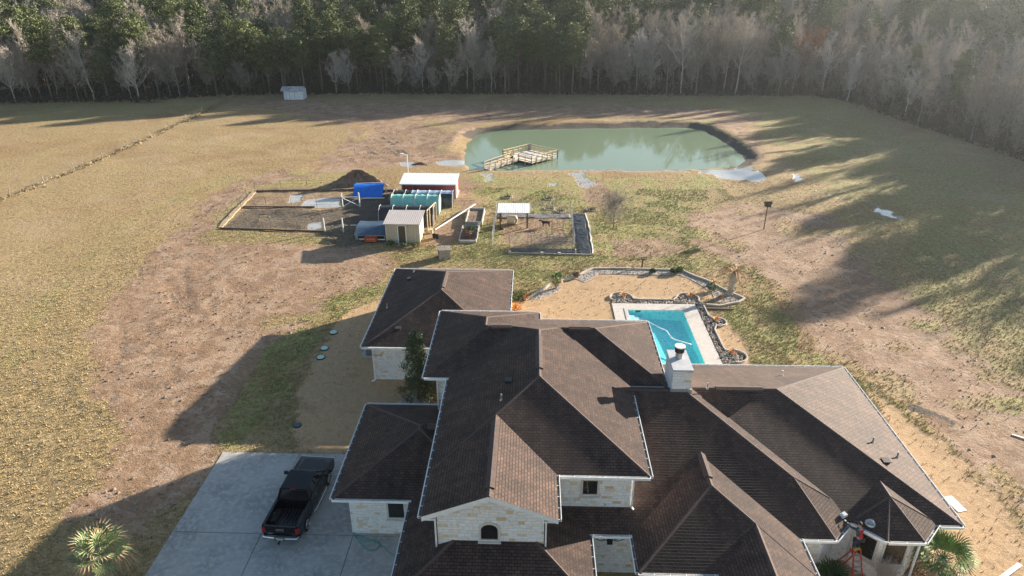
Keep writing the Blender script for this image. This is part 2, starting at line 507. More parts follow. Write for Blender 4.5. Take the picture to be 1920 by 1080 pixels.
# green grass
green = np.maximum(green, region([(655, 548), (705, 525), (720, 560), (660, 585), (628, 610), (600, 650), (570, 700), (545, 760), (560, 835), (430, 842), (400, 835), (430, 760), (490, 690), (480, 645), (590, 612), (600, 570)], 0.7, 1.2))
green = np.maximum(green, 0.85 * region([(880, 330), (1100, 330), (1330, 335), (1370, 370), (1310, 410), (1290, 450), (1340, 480), (1400, 505), (1300, 505), (1130, 498), (1050, 525), (985, 562), (950, 520), (960, 505), (745, 500), (700, 480), (800, 460), (850, 455), (920, 400)], 1.2, 2.5))
green = np.maximum(green, region([(1400, 470), (1440, 520), (1480, 580), (1520, 650), (1590, 692), (1640, 730), (1720, 800), (1790, 870), (1740, 860), (1600, 720), (1560, 690), (1395, 690), (1380, 640), (1360, 590), (1380, 570), (1420, 560), (1400, 520), (1345, 495)], 0.8, 1.4))
green = np.maximum(green, 0.55 * region([(380, 440), (460, 340), (600, 318), (720, 318), (720, 345), (480, 356), (410, 432), (600, 440), (680, 452), (640, 462), (480, 458), (400, 455)], 0.8, 1.0))
green = np.maximum(green, 0.8 * region([(790, 460), (900, 458), (960, 475), (1000, 500), (860, 500), (800, 490)], 0.6, 0.8))
green = np.maximum(green, 0.45 * region([(520, 330), (330, 380), (200, 480), (120, 600), (0, 740), (0, 620), (120, 500), (260, 390), (400, 320)], 1.5, 2.5))
green = np.maximum(green, 0.5 * region([(0, 180), (260, 186), (430, 186), (380, 215), (0, 235)], 2.0, 3))
green = np.maximum(green, 0.55 * region([(1000, 190), (1560, 186), (1700, 240), (1920, 330), (2100, 520), (2100, 900), (1700, 560), (1600, 420), (1500, 370), (1460, 320), (1420, 250)], 3.0, 5))
green = np.maximum(green, 0.6 * region([(730, 262), (790, 262), (820, 290), (760, 300), (690, 296)], 1.0, 2))
# dormant lawn by the house
lawn = np.maximum(lawn, region([(985, 562), (1050, 532), (1120, 510), (1290, 520), (1340, 552), (1345, 590), (1400, 640), (1410, 690), (1340, 700), (1340, 560), (1150, 560), (1150, 640), (940, 640), (940, 590)], 0.25, 0.3))
lawn = np.maximum(lawn, region([(628, 608), (660, 582), (720, 556), (760, 700), (800, 760), (700, 850), (545, 848), (560, 835), (560, 760), (548, 740), (580, 690), (598, 650)], 0.4, 0.5))
lawn = np.maximum(lawn, region([(1640, 740), (1720, 815), (1800, 880), (1870, 960), (1960, 1080), (2100, 1300), (1500, 1300), (1500, 1080), (1760, 990), (1700, 850)], 0.9, 1.3))
green *= 1 - 0.9 * lawn * (P[:, 1] < 70)
dirt *= 1 - lawn
# wet ground and puddles
def puddle(pp, amt=1.0, fe=0.5, ji=1.0):
    global wet
    wet = np.maximum(wet, amt * region(pp, fe, ji))
puddle([(1300, 316), (1395, 313), (1440, 326), (1460, 338), (1442, 352), (1395, 345), (1350, 330)], 1.0, 0.6, 1.8)
puddle([(1085, 316), (1290, 316), (1300, 322), (1100, 321)], 0.7, 0.5, 0.8)
puddle([(1474, 329), (1490, 327), (1508, 333), (1512, 342), (1490, 345)], 1.0, 0.5, 0.8)
for k in range(5):
    ox = k * 14; oy = k * 5
    puddle([(1592 + ox, 374 + oy), (1606 + ox, 375 + oy), (1640 + ox, 398 + oy * .7), (1650 + ox, 406 + oy * .6), (1636 + ox, 404 + oy * .6), (1605 + ox, 388 + oy)], 0.8, 0.25, 0.7)
puddle([(545, 366), (572, 362), (566, 378), (540, 380)], 1.0, 0.4, 0.5)
puddle([(575, 374), (605, 368), (640, 372), (640, 388), (600, 391), (572, 386)], 1.0, 0.5, 0.6)
puddle([(575, 418), (605, 415), (608, 428), (580, 433)], 0.8, 0.5, 0.5)
puddle([(750, 305), (778, 304), (772, 314), (748, 312)], 0.8, 0.5, 0.8)
puddle([(815, 302), (868, 299), (880, 306), (860, 313), (825, 310)], 0.9, 0.5, 0.8)
puddle([(1062, 322), (1090, 322), (1112, 345), (1100, 360), (1080, 342)], 0.62, 0.6, 1.2)
puddle([(905, 325), (925, 325), (930, 340), (912, 340)], 0.6, 0.5, 0.8)
puddle([(1025, 345), (1045, 343), (1042, 350)], 0.8, 0.3, 0.3)
for a, b in (((1520, 355), (1600, 380)), ((1560, 352), (1700, 410)), ((1745, 488), (1830, 560))):
    wet = np.maximum(wet, 0.50 * (1 - sstep(ldist(P, gp(a, b)) + nn * 0.5, 0.1, 0.45)))
# dark mud
mud = np.maximum(mud, 0.36 * region([(482, 360), (640, 360), (700, 358), (640, 392), (455, 390)], 0.4, 0.6))
mud = np.maximum(mud, 0.85 * region([(640, 362), (720, 358), (735, 400), (725, 440), (660, 425), (640, 395)], 0.5, 0.6))
mud = np.maximum(mud, 0.60 * region([(415, 428), (452, 391), (640, 392), (640, 433), (500, 430)], 0.3, 0.4))
dirt = np.maximum(dirt, 0.6 * region([(415, 428), (480, 360), (650, 360), (650, 433)], 0.3, 0.4))
mud = np.maximum(mud, 0.6 * region([(560, 400), (740, 380), (820, 420), (730, 460), (600, 470)], 0.6, 1.0))
for ax, ay, bx, by in ((700, 262, 745, 292), (715, 258, 765, 290), (690, 285, 722, 292), (735, 262, 760, 280), (728, 270, 750, 288), (860, 215, 905, 228), (905, 214, 930, 224)):
    mud = np.maximum(mud, 0.8 * (n1 > .35) * (1 - sstep(ldist(P, gp((ax, ay), (bx, by))) + nn * 0.5, 0.05, 0.55)))
ruts = np.zeros(len(P))
for pl_ in (((330, 470), (322, 520), (335, 560), (352, 582)), ((352, 470), (345, 520), (350, 550), (362, 578)), ((300, 470), (312, 520), (322, 560), (330, 580))):
    ruts = np.maximum(ruts, (1 - sstep(ldist(P, gp(*pl_)) + nn * 0.25, 0.08, 0.42)) * (0.45 + 0.55 * (n1 > .45)))
mud = np.maximum(mud, 0.55 * ruts)
mud = np.maximum(mud, 0.9 * (1 - sstep(ldist(P, gp((1715, 765), (1760, 780), (1790, 795))) + nn * 0.5, 0.2, 0.7)))
for off_ in (0, 5.5):
    road = ldist(P, gp((150 + off_, 1000), (120, 930), (130, 800), (90, 700), (130, 590), (190, 480), (330, 380), (520, 320), (610, 300)) + np.array([off_, off_ * .3]))
    mud = np.maximum(mud, 0.42 * (n2 > .3) * (1 - sstep(np.abs(road - 0.9) + nn * 0.3, 0.1, 0.5)))
road2 = ldist(P, gp((300, 760), (310, 640), (330, 520), (360, 430), (430, 370), (540, 320), (650, 275), (720, 225), (900, 210)))
for w0_ in (0.9, 3.2): mud = np.maximum(mud, 0.38 * (n2 > .38) * (1 - sstep(np.abs(road2 - w0_) + nn * 0.3, 0.1, 0.45)))
ring = np.maximum(sstep(P[:, 1], 116, 121), sstep(P[:, 0], 27, 30))
mud = np.maximum(mud, 0.95 * ring * sstep(sd_pond + nn * 0.7, -2.6, -1.3))
mud = np.maximum(mud, 0.34 * (1 - sstep(ldist(P, gp((0, 372), (200, 295), (330, 235), (440, 186))) + nn * 0.6, 0.3, 1.2)))
mud = np.maximum(mud, 0.6 * region([(240, 186), (300, 188), (320, 192), (250, 195)], 1.0, 1.5))
# leaf litter under the wood
wood_edge = [(-420, 140), (-118, 147), (-100, 149), (-84, 150), (-78, 155), (-66, 158.5), (-40, 160.5), (0, 161.5), (62, 161), (67, 158), (69.5, 148), (71, 132), (74, 119), (75.5, 103), (80, 80), (86, 50), (92, 10), (95, -60)]
WE = np.array(wood_edge, float)
def beyond(P2):
    """distance past the wood's edge (positive inside the wood)"""
    poly = np.concatenate([WE, np.array([[700, -60], [700, 900], [-420, 900]], float)])
    return sdist(P2, poly)
bw = beyond(P)
litter = sstep(bw + nn * 1.0, -1.5, 1.5)
dirt *= 1 - litter; green *= 1 - litter

# heights
near_pond = np.exp(-np.maximum(0, -sd_pond) / 3.0)
Zg = (n1 - 0.5) * 0.05 + (n2 - 0.5) * 0.10
flat = sstep(np.minimum(sdist(P, np.array([(-22, 15), (23, 15), (23, 60), (-22, 60)], float)), 99), -4, 0)
Zg *= 1 - 0.85 * flat
far_side = (sstep(P[:, 1] + 0.0 * P[:, 0], 104, 118)) * 1.0
far_side = np.maximum(far_side, sstep(P[:, 0], 27, 33))
bank = sstep(-sd_pond, 0.2, 3.0) * np.exp(-np.maximum(0, -sd_pond - 3.0) / 9.0)
Zg = np.where(sd_pond > 0, -0.14 - np.minimum(sd_pond * 0.30, 1.6), Zg * (1 - near_pond) - 0.14 * np.exp(sd_pond / 0.5) + far_side * bank * 0.60)
Zg += 0.9 * sstep(bw, 0, 12) * 0 
mudz = mud * (n1 - 0.6) * 0.25 - ruts * 0.09
Zg = np.where(sd_pond > -0.2, Zg, Zg + mudz * (1 - flat) * (1 - wet))
Zg -= 0.03 * wet
# keep the soil under slabs, pool and house
pool_rect = np.array([(8.55, 40), (13.5, 40), (13.5, 54.3), (8.55, 54.3)], float)
Zg = np.where(sdist(P, pool_rect) > -0.7, -2.6, Zg)
slabs = [np.array([(-19.2, 12), (-3, 12), (-3, 34.05), (-19.2, 34.05)], float), np.array([(7.3, 38), (14.9, 38), (14.9, 55.6), (7.3, 55.6)], float)]
for s_ in slabs:
    Zg = np.where((sdist(P, s_) > -0.5) & (Zg > -1), np.minimum(Zg, 0.0) * 0, Zg)

gv = np.column_stack([P, Zg])
ny, nx = GX.shape
idx = np.arange(ny * nx).reshape(ny, nx)
gf = np.column_stack([idx[:-1, :-1].ravel(), idx[:-1, 1:].ravel(), idx[1:, 1:].ravel(), idx[1:, :-1].ravel()])

def mat_ground():
    t = NT('ground_cover'); o = t.obj()
    a1 = t.n('VertexColor', layer_name='cover'); a2 = t.n('VertexColor', layer_name='soil')
    s1 = t.n('SeparateColor'); t.l(a1.outputs[0], s1.inputs[0]); s2 = t.n('SeparateColor'); t.l(a2.outputs[0], s2.inputs[0])
    D, G, L = s1.outputs; W, Mu, Li = s2.outputs
    nA = t.noise(o, 0.06, 4, 0.6, 0.4); nB = t.noise(o, 0.45, 5, 0.62, 0.5); nC = t.noise(o, 2.4, 5, 0.65, 0.3); nD = t.noise(o, 9.0, 4, 0.7)
    st = t.noise(t.mapping(o, (1.5, 7.0, 1), (0, 0, 0.12)), 1.0, 4, 0.7, 0.3)
    # rough pasture
    past = t.ramp(t.math('ADD', t.math('MULTIPLY', nC, 0.55), t.math('MULTIPLY', nD, 0.45)), [(0.32, (0.09, 0.08, 0.035)), (0.44, (0.23, 0.17, 0.08)), (0.56, (0.40, 0.295, 0.155)), (0.70, (0.54, 0.42, 0.25))])
    past = t.mix(t.math('MULTIPLY', t.maprange(nB, 0.42, 0.66), 0.55), past, (0.37, 0.26, 0.12))
    past = t.mix(t.math('MULTIPLY', t.maprange(nA, 0.48, 0.66), 0.5), past, (0.235, 0.13, 0.055))
    past = t.mix(t.math('MULTIPLY', t.maprange(st, 0.5, 0.68), 0.35), past, (0.17, 0.135, 0.06))
    past = t.mix(t.math('MULTIPLY', t.maprange(t.noise(o, 0.11, 5, 0.65, 0.8), 0.50, 0.64), 0.35), past, (0.42, 0.31, 0.20))
    # bare soil
    soil = t.ramp(nB, [(0.30, (0.235, 0.146, 0.086)), (0.5, (0.325, 0.212, 0.134)), (0.68, (0.41, 0.295, 0.200))])
    soil = t.mix(t.maprange(nC, 0.40, 0.66), soil, (0.26, 0.162, 0.096))
    soil = t.mix(t.math('MULTIPLY', t.maprange(t.noise(o, 0.22, 3, 0.6, 0.8), 0.50, 0.62), 0.5), soil, (0.215, 0.13, 0.083))
    soil = t.mix(t.math('MULTIPLY', t.maprange(t.noise(o, 1.3, 6, 0.7, 1.2), 0.57, 0.66), 0.75), soil, (0.46, 0.355, 0.27))
    soil = t.mix(t.math('MULTIPLY', t.maprange(t.noise(o, 0.35, 5, 0.6, 1.5), 0.50, 0.60), 0.7), soil, (0.40, 0.285, 0.20))
    clod = t.math('MAXIMUM', t.maprange(t.noise(t.mapping(o, (1, 1.7, 1)), 3.2, 5, 0.68, 0.5), 0.60, 0.66), t.maprange(t.noise(t.mapping(o, (0.7, 1.6, 1)), 1.1, 5, 0.75, 0.8), 0.635, 0.68))
    soil = t.mix(t.math('MULTIPLY', clod, 0.8), soil, (0.085, 0.07, 0.045))
    grs = t.ramp(t.math('ADD', t.math('MULTIPLY', nC, 0.6), t.math('MULTIPLY', nD, 0.4)), [(0.32, (0.09, 0.10, 0.03)), (0.45, (0.22, 0.225, 0.075)), (0.56, (0.34, 0.315, 0.12)), (0.70, (0.46, 0.40, 0.20))])
    grs = t.mix(t.math('MULTIPLY', t.maprange(nB, 0.5, 0.7), 0.55), grs, (0.31, 0.235, 0.11))
    nE = t.noise(o, 14.0, 4, 0.7)
    lw = t.ramp(t.math('ADD', t.math('MULTIPLY', nC, 0.3), t.math('MULTIPLY', nE, 0.7)), [(0.33, (0.25, 0.16, 0.085)), (0.5, (0.44, 0.295, 0.165)), (0.66, (0.56, 0.40, 0.24))])
    lw = t.mix(t.math('MULTIPLY', t.maprange(nB, 0.55, 0.7), 0.6), lw, (0.30, 0.19, 0.11))
    mudc = t.ramp(nD, [(0.3, (0.05, 0.042, 0.035)), (0.7, (0.15, 0.125, 0.10))])
    lit = t.ramp(nC, [(0.3, (0.045, 0.034, 0.024)), (0.7, (0.12, 0.085, 0.055))])
    def edge(m, n, k=0.55):
        return t.maprange(t.math('ADD', m, t.math('MULTIPLY', t.math('SUBTRACT', n, 0.5), k)), 0.38, 0.62)
    brk = t.math('ADD', t.math('MULTIPLY', nC, 0.6), t.math('MULTIPLY', nD, 0.4))
    tuft = t.maprange(t.noise(o, 1.5, 5, 0.75, 0.4), 0.60, 0.66)
    dpat = t.maprange(t.noise(o, 0.17, 6, 0.72, 1.0), 0.52, 0.68)
    Dn = t.math('SUBTRACT', t.math('SUBTRACT', D, t.math('MULTIPLY', tuft, 0.60)), t.math('MULTIPLY', dpat, 0.42))
    gpat = t.maprange(t.noise(o, 0.28, 5, 0.7, 0.6), 0.36, 0.62, 0.22, 1.0)
    gfac = t.math('MULTIPLY', edge(G, brk, 2.2), t.maprange(t.math('ADD', t.math('MULTIPLY', gpat, 0.6), t.math('MULTIPLY', brk, 0.4)), 0.35, 0.75, 0.15, 0.95))
    c = t.mix(gfac, past, grs)
    c = t.mix(edge(Dn, brk, 2.0), c, soil)
    c = t.mix(edge(L, brk, 0.7), c, lw)
    c = t.mix(edge(Mu, brk, 2.0), c, mudc)
    c = t.mix(edge(Li, brk, 1.0), c, lit)
    wf = edge(W, brk, 1.3)
    c = t.mix(t.math('MULTIPLY', wf, 0.85), c, (0.42, 0.43, 0.42))  # pale grey paints the sky's reflection into the puddle colour
    c = t.mix(1.0, c, t.ramp(t.noise(o, 26, 3, 0.7), [(0.3, (0.72, 0.72, 0.72)), (0.7, (1.22, 1.22, 1.22))]), 'MULTIPLY')
    t.col(c)
    rr = t.mix(wf, (0.95, 0.95, 0.95), (0.06, 0.06, 0.06))
    t.set(Roughness=rr, Specular_IOR_Level=t.mix(wf, (0.3, 0.3, 0.3), (1.0, 1.0, 1.0)))
    dry = t.math('SUBTRACT', 1.0, wf)
    soft = t.math('SUBTRACT', 1.0, t.math('MULTIPLY', D, 0.45))
    h = t.math('ADD', t.math('MULTIPLY', nC, 0.15), t.math('ADD', t.math('MULTIPLY', nD, 0.10), t.math('MULTIPLY', clod, 0.05)))
    h = t.math('MULTIPLY', t.math('MULTIPLY', t.math('MULTIPLY', h, dry), soft), t.math('SUBTRACT', 1.0, t.math('MULTIPLY', L, 0.72)))
    t.bump(h, 1.0, 0.8)
    return t.m
M['ground'] = mat_ground()
gme = np_mesh('ground', gv, gf, M['ground'])
c1 = gme.color_attributes.new('cover', 'FLOAT_COLOR', 'POINT')
c1.data.foreach_set('color', np.column_stack([dirt, green, lawn, np.ones(len(P))]).astype(np.float32).ravel())
c2 = gme.color_attributes.new('soil', 'FLOAT_COLOR', 'POINT')
c2.data.foreach_set('color', np.column_stack([wet, mud, litter, np.ones(len(P))]).astype(np.float32).ravel())
gme.polygons.foreach_set('use_smooth', [True] * len(gme.polygons))
ground = link(bpy.data.objects.new('ground', gme))
tag(ground, 'open field of dry pasture, bare soil and patchy green grass around the house', kind='structure')

# ------------------------------------------------------------------ pond water
def mat_water(name, c, rough, bs, sc):
    t = NT(name); o = t.obj()
    t.col(c); t.set(Roughness=rough, IOR=1.33, Specular_IOR_Level=0.5)
    t.bump(t.noise(t.mapping(o, (1, 0.6, 1)), sc, 4, 0.6), bs, 0.02)
    return t.m
M['pond'] = mat_water('murky_water', (0.185, 0.245, 0.165), 0.03, 0.16, 2.2)
pw = MB(); cx, cy = pond.mean(0)
pp_ = [(cx + (x - cx) * 1.04, cy + (y - cy) * 1.06, -0.15) for x, y in pond]
pw.poly(pp_[::-1] if False else pp_)
w_ = pw.build('pond_water', M['pond'])
tag(w_, 'still green pond water with tree reflections', kind='structure')

# ------------------------------------------------------------------ driveway
SL = 0.035
dv = MB()
gaps = 0.02
xs = [-19.2, -14.33, -9.35, -3.2]; ys = [12.0, 19.9, 27.36, 34.05]
for i in range(3):
    for j in range(3):
        dv.box2((xs[i] + gaps, ys[j] + gaps, -0.12), (xs[i + 1] - gaps, ys[j + 1] - gaps, SL))
o = dv.build('driveway', M['concrete']); tag(o, 'pale concrete driveway slab beside the garage wing', kind='structure')
jb = MB(); jb.box2((-19.15, 12.1, -0.12), (-3.3, 34.0, 0.012)); o = jb.build('driveway_joints', M['joint']); tag(o, kind='structure')
# walk stub beside the conifer
wk = MB(); wk.prism([(-9.6, 39.0), (-7.0, 39.2), (-6.9, 40.4), (-8.2, 41.2)], -0.05, 0.04)
o = wk.build('garden_walk', M['concrete']); tag(o, 'short concrete walk beside the conifer', kind='structure')

# ------------------------------------------------------------------ swimming pool
def mat_poolwater():
    t = NT('pool_water'); o = t.obj()
    t.t.nodes.remove(t.b)
    tr = t.n('BsdfTransparent'); tr.inputs[0].default_value = (0.72, 0.97, 0.98, 1)
    gl = t.n('BsdfGlossy'); gl.inputs['Roughness'].default_value = 0.02; gl.inputs[0].default_value = (1, 1, 1, 1)
    lw_ = t.n('LayerWeight'); lw_.inputs[0].default_value = 0.5
    frs = t.math('ADD', t.math('MULTIPLY', t.math('POWER', lw_.outputs['Facing'], 5.0), 0.95), 0.02)
    mx = t.n('MixShader'); t.l(frs, mx.inputs[0]); t.l(tr.outputs[0], mx.inputs[1]); t.l(gl.outputs[0], mx.inputs[2])
    b = t.n('Bump'); b.inputs['Strength'].default_value = 0.12; b.inputs['Distance'].default_value = 0.02
    t.l(t.noise(o, 5, 3), b.inputs['Height']); t.l(b.outputs[0], gl.inputs['Normal'])
    t.l(mx.outputs[0], t.out.inputs[0]); return t.m
M['poolwater'] = mat_poolwater()
t = NT('pool_plaster'); o_ = t.obj()
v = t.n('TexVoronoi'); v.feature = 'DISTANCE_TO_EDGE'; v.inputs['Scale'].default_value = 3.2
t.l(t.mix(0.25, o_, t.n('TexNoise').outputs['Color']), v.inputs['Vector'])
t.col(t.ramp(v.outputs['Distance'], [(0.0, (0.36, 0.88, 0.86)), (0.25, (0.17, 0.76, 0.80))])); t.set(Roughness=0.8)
M['plaster'] = t.m
PX0, PX1, PY0, PY1 = 8.6, 13.48, 40.6, 54.22
dk = MB()
for a, b in (((7.35, PY0 - 1, -0.1), (PX0, PY1, 0.06)), ((PX1, PY0 - 1, -0.1), (14.78, PY1, 0.06)), ((7.35, PY1, -0.1), (14.78, 55.5, 0.06)), ((PX0, PY0 - 1, -0.1), (PX1, PY0, 0.06))):
    dk.box2(a, b)
o = dk.build('pool_deck', M['deck']); tag(o, 'pale concrete deck round the pool', kind='structure')
pool = thing('swimming_pool', 'rectangular turquoise swimming pool behind the house', 'swimming pool', (PX0, PY0, 0))
def loc_pts(mb, off):
    mb.v = [(x - off[0], y - off[1], z - off[2]) for x, y, z in mb.v]; return mb
def stdbuild(mb, name, mat, parent, **kw):
    """build geometry given in world coordinates under a parent that stands at parent.location"""
    inv = Matrix.Translation(parent.location) @ parent.rotation_euler.to_matrix().to_4x4()
    inv = inv.inverted()
    mb.v = [tuple(inv @ Vector(p)) for p in mb.v]
    return mb.build(name, mat, parent, **kw)
sh = MB()
e = 0.004
sh.poly([(PX0 - e, PY0 - e, -0.45), (PX1 + e, PY0 - e, -0.62), (PX1 + e, PY1 + e, -0.95), (PX0 - e, PY1 + e, -0.75)])
for a, b in (((PX0, PY0), (PX1, PY0)), ((PX1, PY0), (PX1, PY1)), ((PX1, PY1), (PX0, PY1)), ((PX0, PY1), (PX0, PY0))):
    sx = 0.02 if a[0] == b[0] == PX1 else (-0.02 if a[0] == b[0] == PX0 else 0)
    sy = 0.02 if a[1] == b[1] == PY1 else (-0.02 if a[1] == b[1] == PY0 else 0)
    sx = -sx; sy = -sy
    sh.poly([(a[0] + sx, a[1] + sy, -1.8), (b[0] + sx, b[1] + sy, -1.8), (b[0] + sx, b[1] + sy, 0.05), (a[0] + sx, a[1] + sy, 0.05)])
stdbuild(sh, 'basin', M['plaster'], pool)
cp = MB()
for a, b in (((PX0 - .02, PY1 - .03, 0.06), (PX1 + .02, PY1 + .28, 0.10)), ((PX1 - .03, PY0, 0.06), (PX1 + .28, PY1 + .28, 0.098)), ((PX0 - .28, PY0, 0.06), (PX0 + .03, PY1 + .28, 0.097))): cp.box2(a, b)
stdbuild(cp, 'coping', M['deck'], pool)
st_ = MB()
for k in range(3): st_.box2((PX0 + .02, 52.2 - k * .0, -1.5), (PX0 + .55 - k * .0, 53.7, -0.16)) if k == 0 else st_.box2((PX0 + .55 + .35 * (k - 1), 52.25, -1.5), (PX0 + .55 + .35 * k, 53.65, -0.13 - .12 * k))
stdbuild(st_, 'steps', M['white'], pool)
sk = MB(); sk.box2((9.3, 54.18, -0.10), (9.75, 54.24, 0.02)); stdbuild(sk, 'skimmer_slot', M['dark'], pool)
wt = MB(); wt.poly([(PX0, PY0, -0.09), (PX1, PY0, -0.09), (PX1, PY1, -0.09), (PX0, PY1, -0.09)])
stdbuild(wt, 'water', M['poolwater'], pool)
hz = [at(px, py, -0.03) for px, py in ((1212, 601), (1226, 608), (1238, 615), (1250, 620), (1258, 632), (1266, 637), (1280, 641), (1296, 646))]
hs = MB(); hs.tube(hz, 0.045, 6); o = hs.build('pool_cleaner_hose', M['white'], smooth=True)
tag(o, 'thin white cleaner hose floating in a curve across the swimming pool', 'hose')

# ------------------------------------------------------------------ house
K = 0.41
house = thing('stone_house', 'large pale stone house with dark brown hipped shingle roofs and white gutters', 'house', (0, 30, 0))
HB = lambda mb, name, mat, **kw: stdbuild(mb, name, mat, house, **kw)

def clip(poly, a, b, c):
    """keep the part of poly where a*x+b*y+c >= 0"""
    out = []
    for i in range(len(poly)):
        p, q = poly[i], poly[(i + 1) % len(poly)]
        dp = a * p[0] + b * p[1] + c; dq = a * q[0] + b * q[1] + c
        if dp >= -1e-9: out.append(p)
        if (dp > 1e-9 and dq < -1e-9) or (dp < -1e-9 and dq > 1e-9):
            s = dp / (dp - dq); out.append((p[0] + s * (q[0] - p[0]), p[1] + s * (q[1] - p[1])))
    return out

roof_caps = MB(); cap_lines = []
def roof(poly, z, k=K, gable=(), th=0.17, caps=True, soffit=True):
    """hipped roof over a convex ccw plan; edges listed in `gable` do not slope"""
    n = len(poly); L = []
    for i in range(n):
        (x0, y0), (x1, y1) = poly[i], poly[(i + 1) % n]
        l = math.hypot(x1 - x0, y1 - y0); a, b = -(y1 - y0) / l, (x1 - x0) / l
        L.append((a, b, -(a * x0 + b * y0)))
    act = [i for i in range(n) if i not in gable]
    top = MB(); cells = {}
    for i in act:
        q = list(poly)
        for j in act:
            if j != i:
                q = clip(q, L[j][0] - L[i][0], L[j][1] - L[i][1], L[j][2] - L[i][2])
                if len(q) < 3: break
        if len(q) < 3: continue
        pts = [(x, y, z + k * max(0, L[i][0] * x + L[i][1] * y + L[i][2])) for x, y in q]
        cells[i] = pts; top.poly(pts)
    HB(top, 'roof', M['shingle'])
    # fascia and soffit
    fs = MB()
    for i in range(n):
        (x0, y0), (x1, y1) = poly[i], poly[(i + 1) % n]
        if i in gable: continue
        fs.poly([(x0, y0, z - th), (x1, y1, z - th), (x1, y1, z - 0.004), (x0, y0, z - 0.004)])
        if gable: HB(fs, 'fascia', M['white_trim']); fs = MB()
    if not gable: fs.poly([(x, y, z - th) for x, y in poly][::-1])
    if not gable: HB(fs, 'fascia', M['white_trim'])
    if caps:
        seen = set()
        for i, pts in cells.items():
            m = len(pts)
            for s in range(m):
                a, b = pts[s], pts[(s + 1) % m]
                if (a[2] > z + 0.02 or b[2] > z + 0.02):
                    key = tuple(sorted(((round(a[0], 1), round(a[1], 1)), (round(b[0], 1), round(b[1], 1)))))
                    if key in seen: continue
                    seen.add(key)
                    A = Vector(a); B = Vector(b)
                    if (B - A).length < 0.15: continue
                    # gable rake ends are plain edges
                    if gable and abs(a[1] - b[1]) < 1e-6 and any(abs(a[1] - poly[g][1]) < 1e-6 for g in gable): continue
                    cap_lines.append((A, B, poly))

def rect(x0, x1, y0, y1): return [(x0, y0), (x1, y0), (x1, y1), (x0, y1)]
ZL, ZU = 3.1, 6.1
W_ = rect(-11.93, -1.63, 42.05, 55.7)
G_ = rect(-10.0, -2.0, 26.83, 35.09)
R_ = rect(2.0, 21.2, 25.86, 40.27)
R2_ = [(-3.0, 24.79), (14.68, 24.79), (16.4, 26.51), (16.4, 40.22), (-3.0, 40.22)]
R3_ = rect(5.03, 12.98, 22.55, 36.0)
R4_ = rect(8.58, 12.95, 14.0, 27.0)
R5_ = rect(-5.92, 3.0, 20.65, 33.0)
c_ = 2.1; s8 = c_ * math.tan(math.pi / 8); cx7 = 17.97; cy7 = 24.77 + c_
R7_ = [(cx7 - s8, cy7 - c_), (cx7 + s8, cy7 - c_), (cx7 + c_, cy7 - s8), (cx7 + c_, 33), (cx7 - c_, 33), (cx7 - c_, cy7 - s8)]
A_ = rect(-4.65, 5.74, 25.46, 40.86)
B_ = rect(-6.09, 0.6, 33.63, 41.95)
B2_ = rect(-6.05, 3.8, 33.65, 40.83)
C_ = rect(-4.58, 7.82, 33.06, 40.80)
D_ = rect(-4.62, 1.35, 22.57, 34.0)
roof(W_, ZL); roof(G_, ZL, 0.375); roof(R_, ZL); roof(R2_, ZL); roof(R3_, ZL); roof(R4_, ZL - 0.008); roof(R5_, ZL); roof(R7_, ZL)
roof(A_, ZU); roof(B_, ZU); roof(B2_, ZU); roof(C_, ZU); roof(D_, ZU + 0.012, gable=(0, 2))
# lower rear porch roof behind the two storeys
cap_mat = plain('ridge_cap_shingles', (0.085, 0.058, 0.049), 0.88, 0.35, 9, 0.4)
RP = [(W_, ZL, K), (G_, ZL, .375), (R_, ZL, K), (R2_, ZL, K), (R3_, ZL, K), (R4_, ZL, K), (R5_, ZL, K), (R7_, ZL, K), (A_, ZU, K), (B_, ZU, K), (B2_, ZU, K), (C_, ZU, K)]
def rz1(x, y, e_):
    poly, z, k = e_; n = len(poly); d = 1e9
    for i in range(n):
        (x0, y0), (x1, y1) = poly[i], poly[(i + 1) % n]
        l = math.hypot(x1 - x0, y1 - y0); d = min(d, -(y1 - y0) / l * (x - x0) + (x1 - x0) / l * (y - y0))
    return z + k * d if d > 0 else 0
def rz(x, y, polys=None): return max([rz1(x, y, e_) for e_ in RP] + [ZU + K * min(x + 4.62, 1.35 - x) if (-4.62 < x < 1.35 and 22.57 < y < 30) else 0])
for A, B, poly in cap_lines:
    n_ = 14; d = (B - A).normalized(); s_ = d.cross(Vector((0, 0, 1))).normalized(); keep = []
    for i in range(n_):
        m_ = A.lerp(B, (i + .5) / n_); keep.append(not any(e_[0] is not poly and rz1(m_.x, m_.y, e_) > m_.z - .03 for e_ in RP))
    i = 0
    while i < n_:
        if keep[i]:
            j = i
            while j < n_ and keep[j]: j += 1
            P0 = A.lerp(B, i / n_); P1 = A.lerp(B, j / n_); up = Vector((0, 0, 0.025)); w = 0.11; dn = Vector((0, 0, -0.04))
            roof_caps.add([P0 + up, P0 + s_ * w + dn, P0 - s_ * w + dn, P1 + up, P1 + s_ * w + dn, P1 - s_ * w + dn], [(0, 1, 4, 3), (0, 3, 5, 2), (0, 2, 1), (3, 4, 5)]); i = j
        else: i += 1
HB(roof_caps, 'hip_caps', cap_mat)
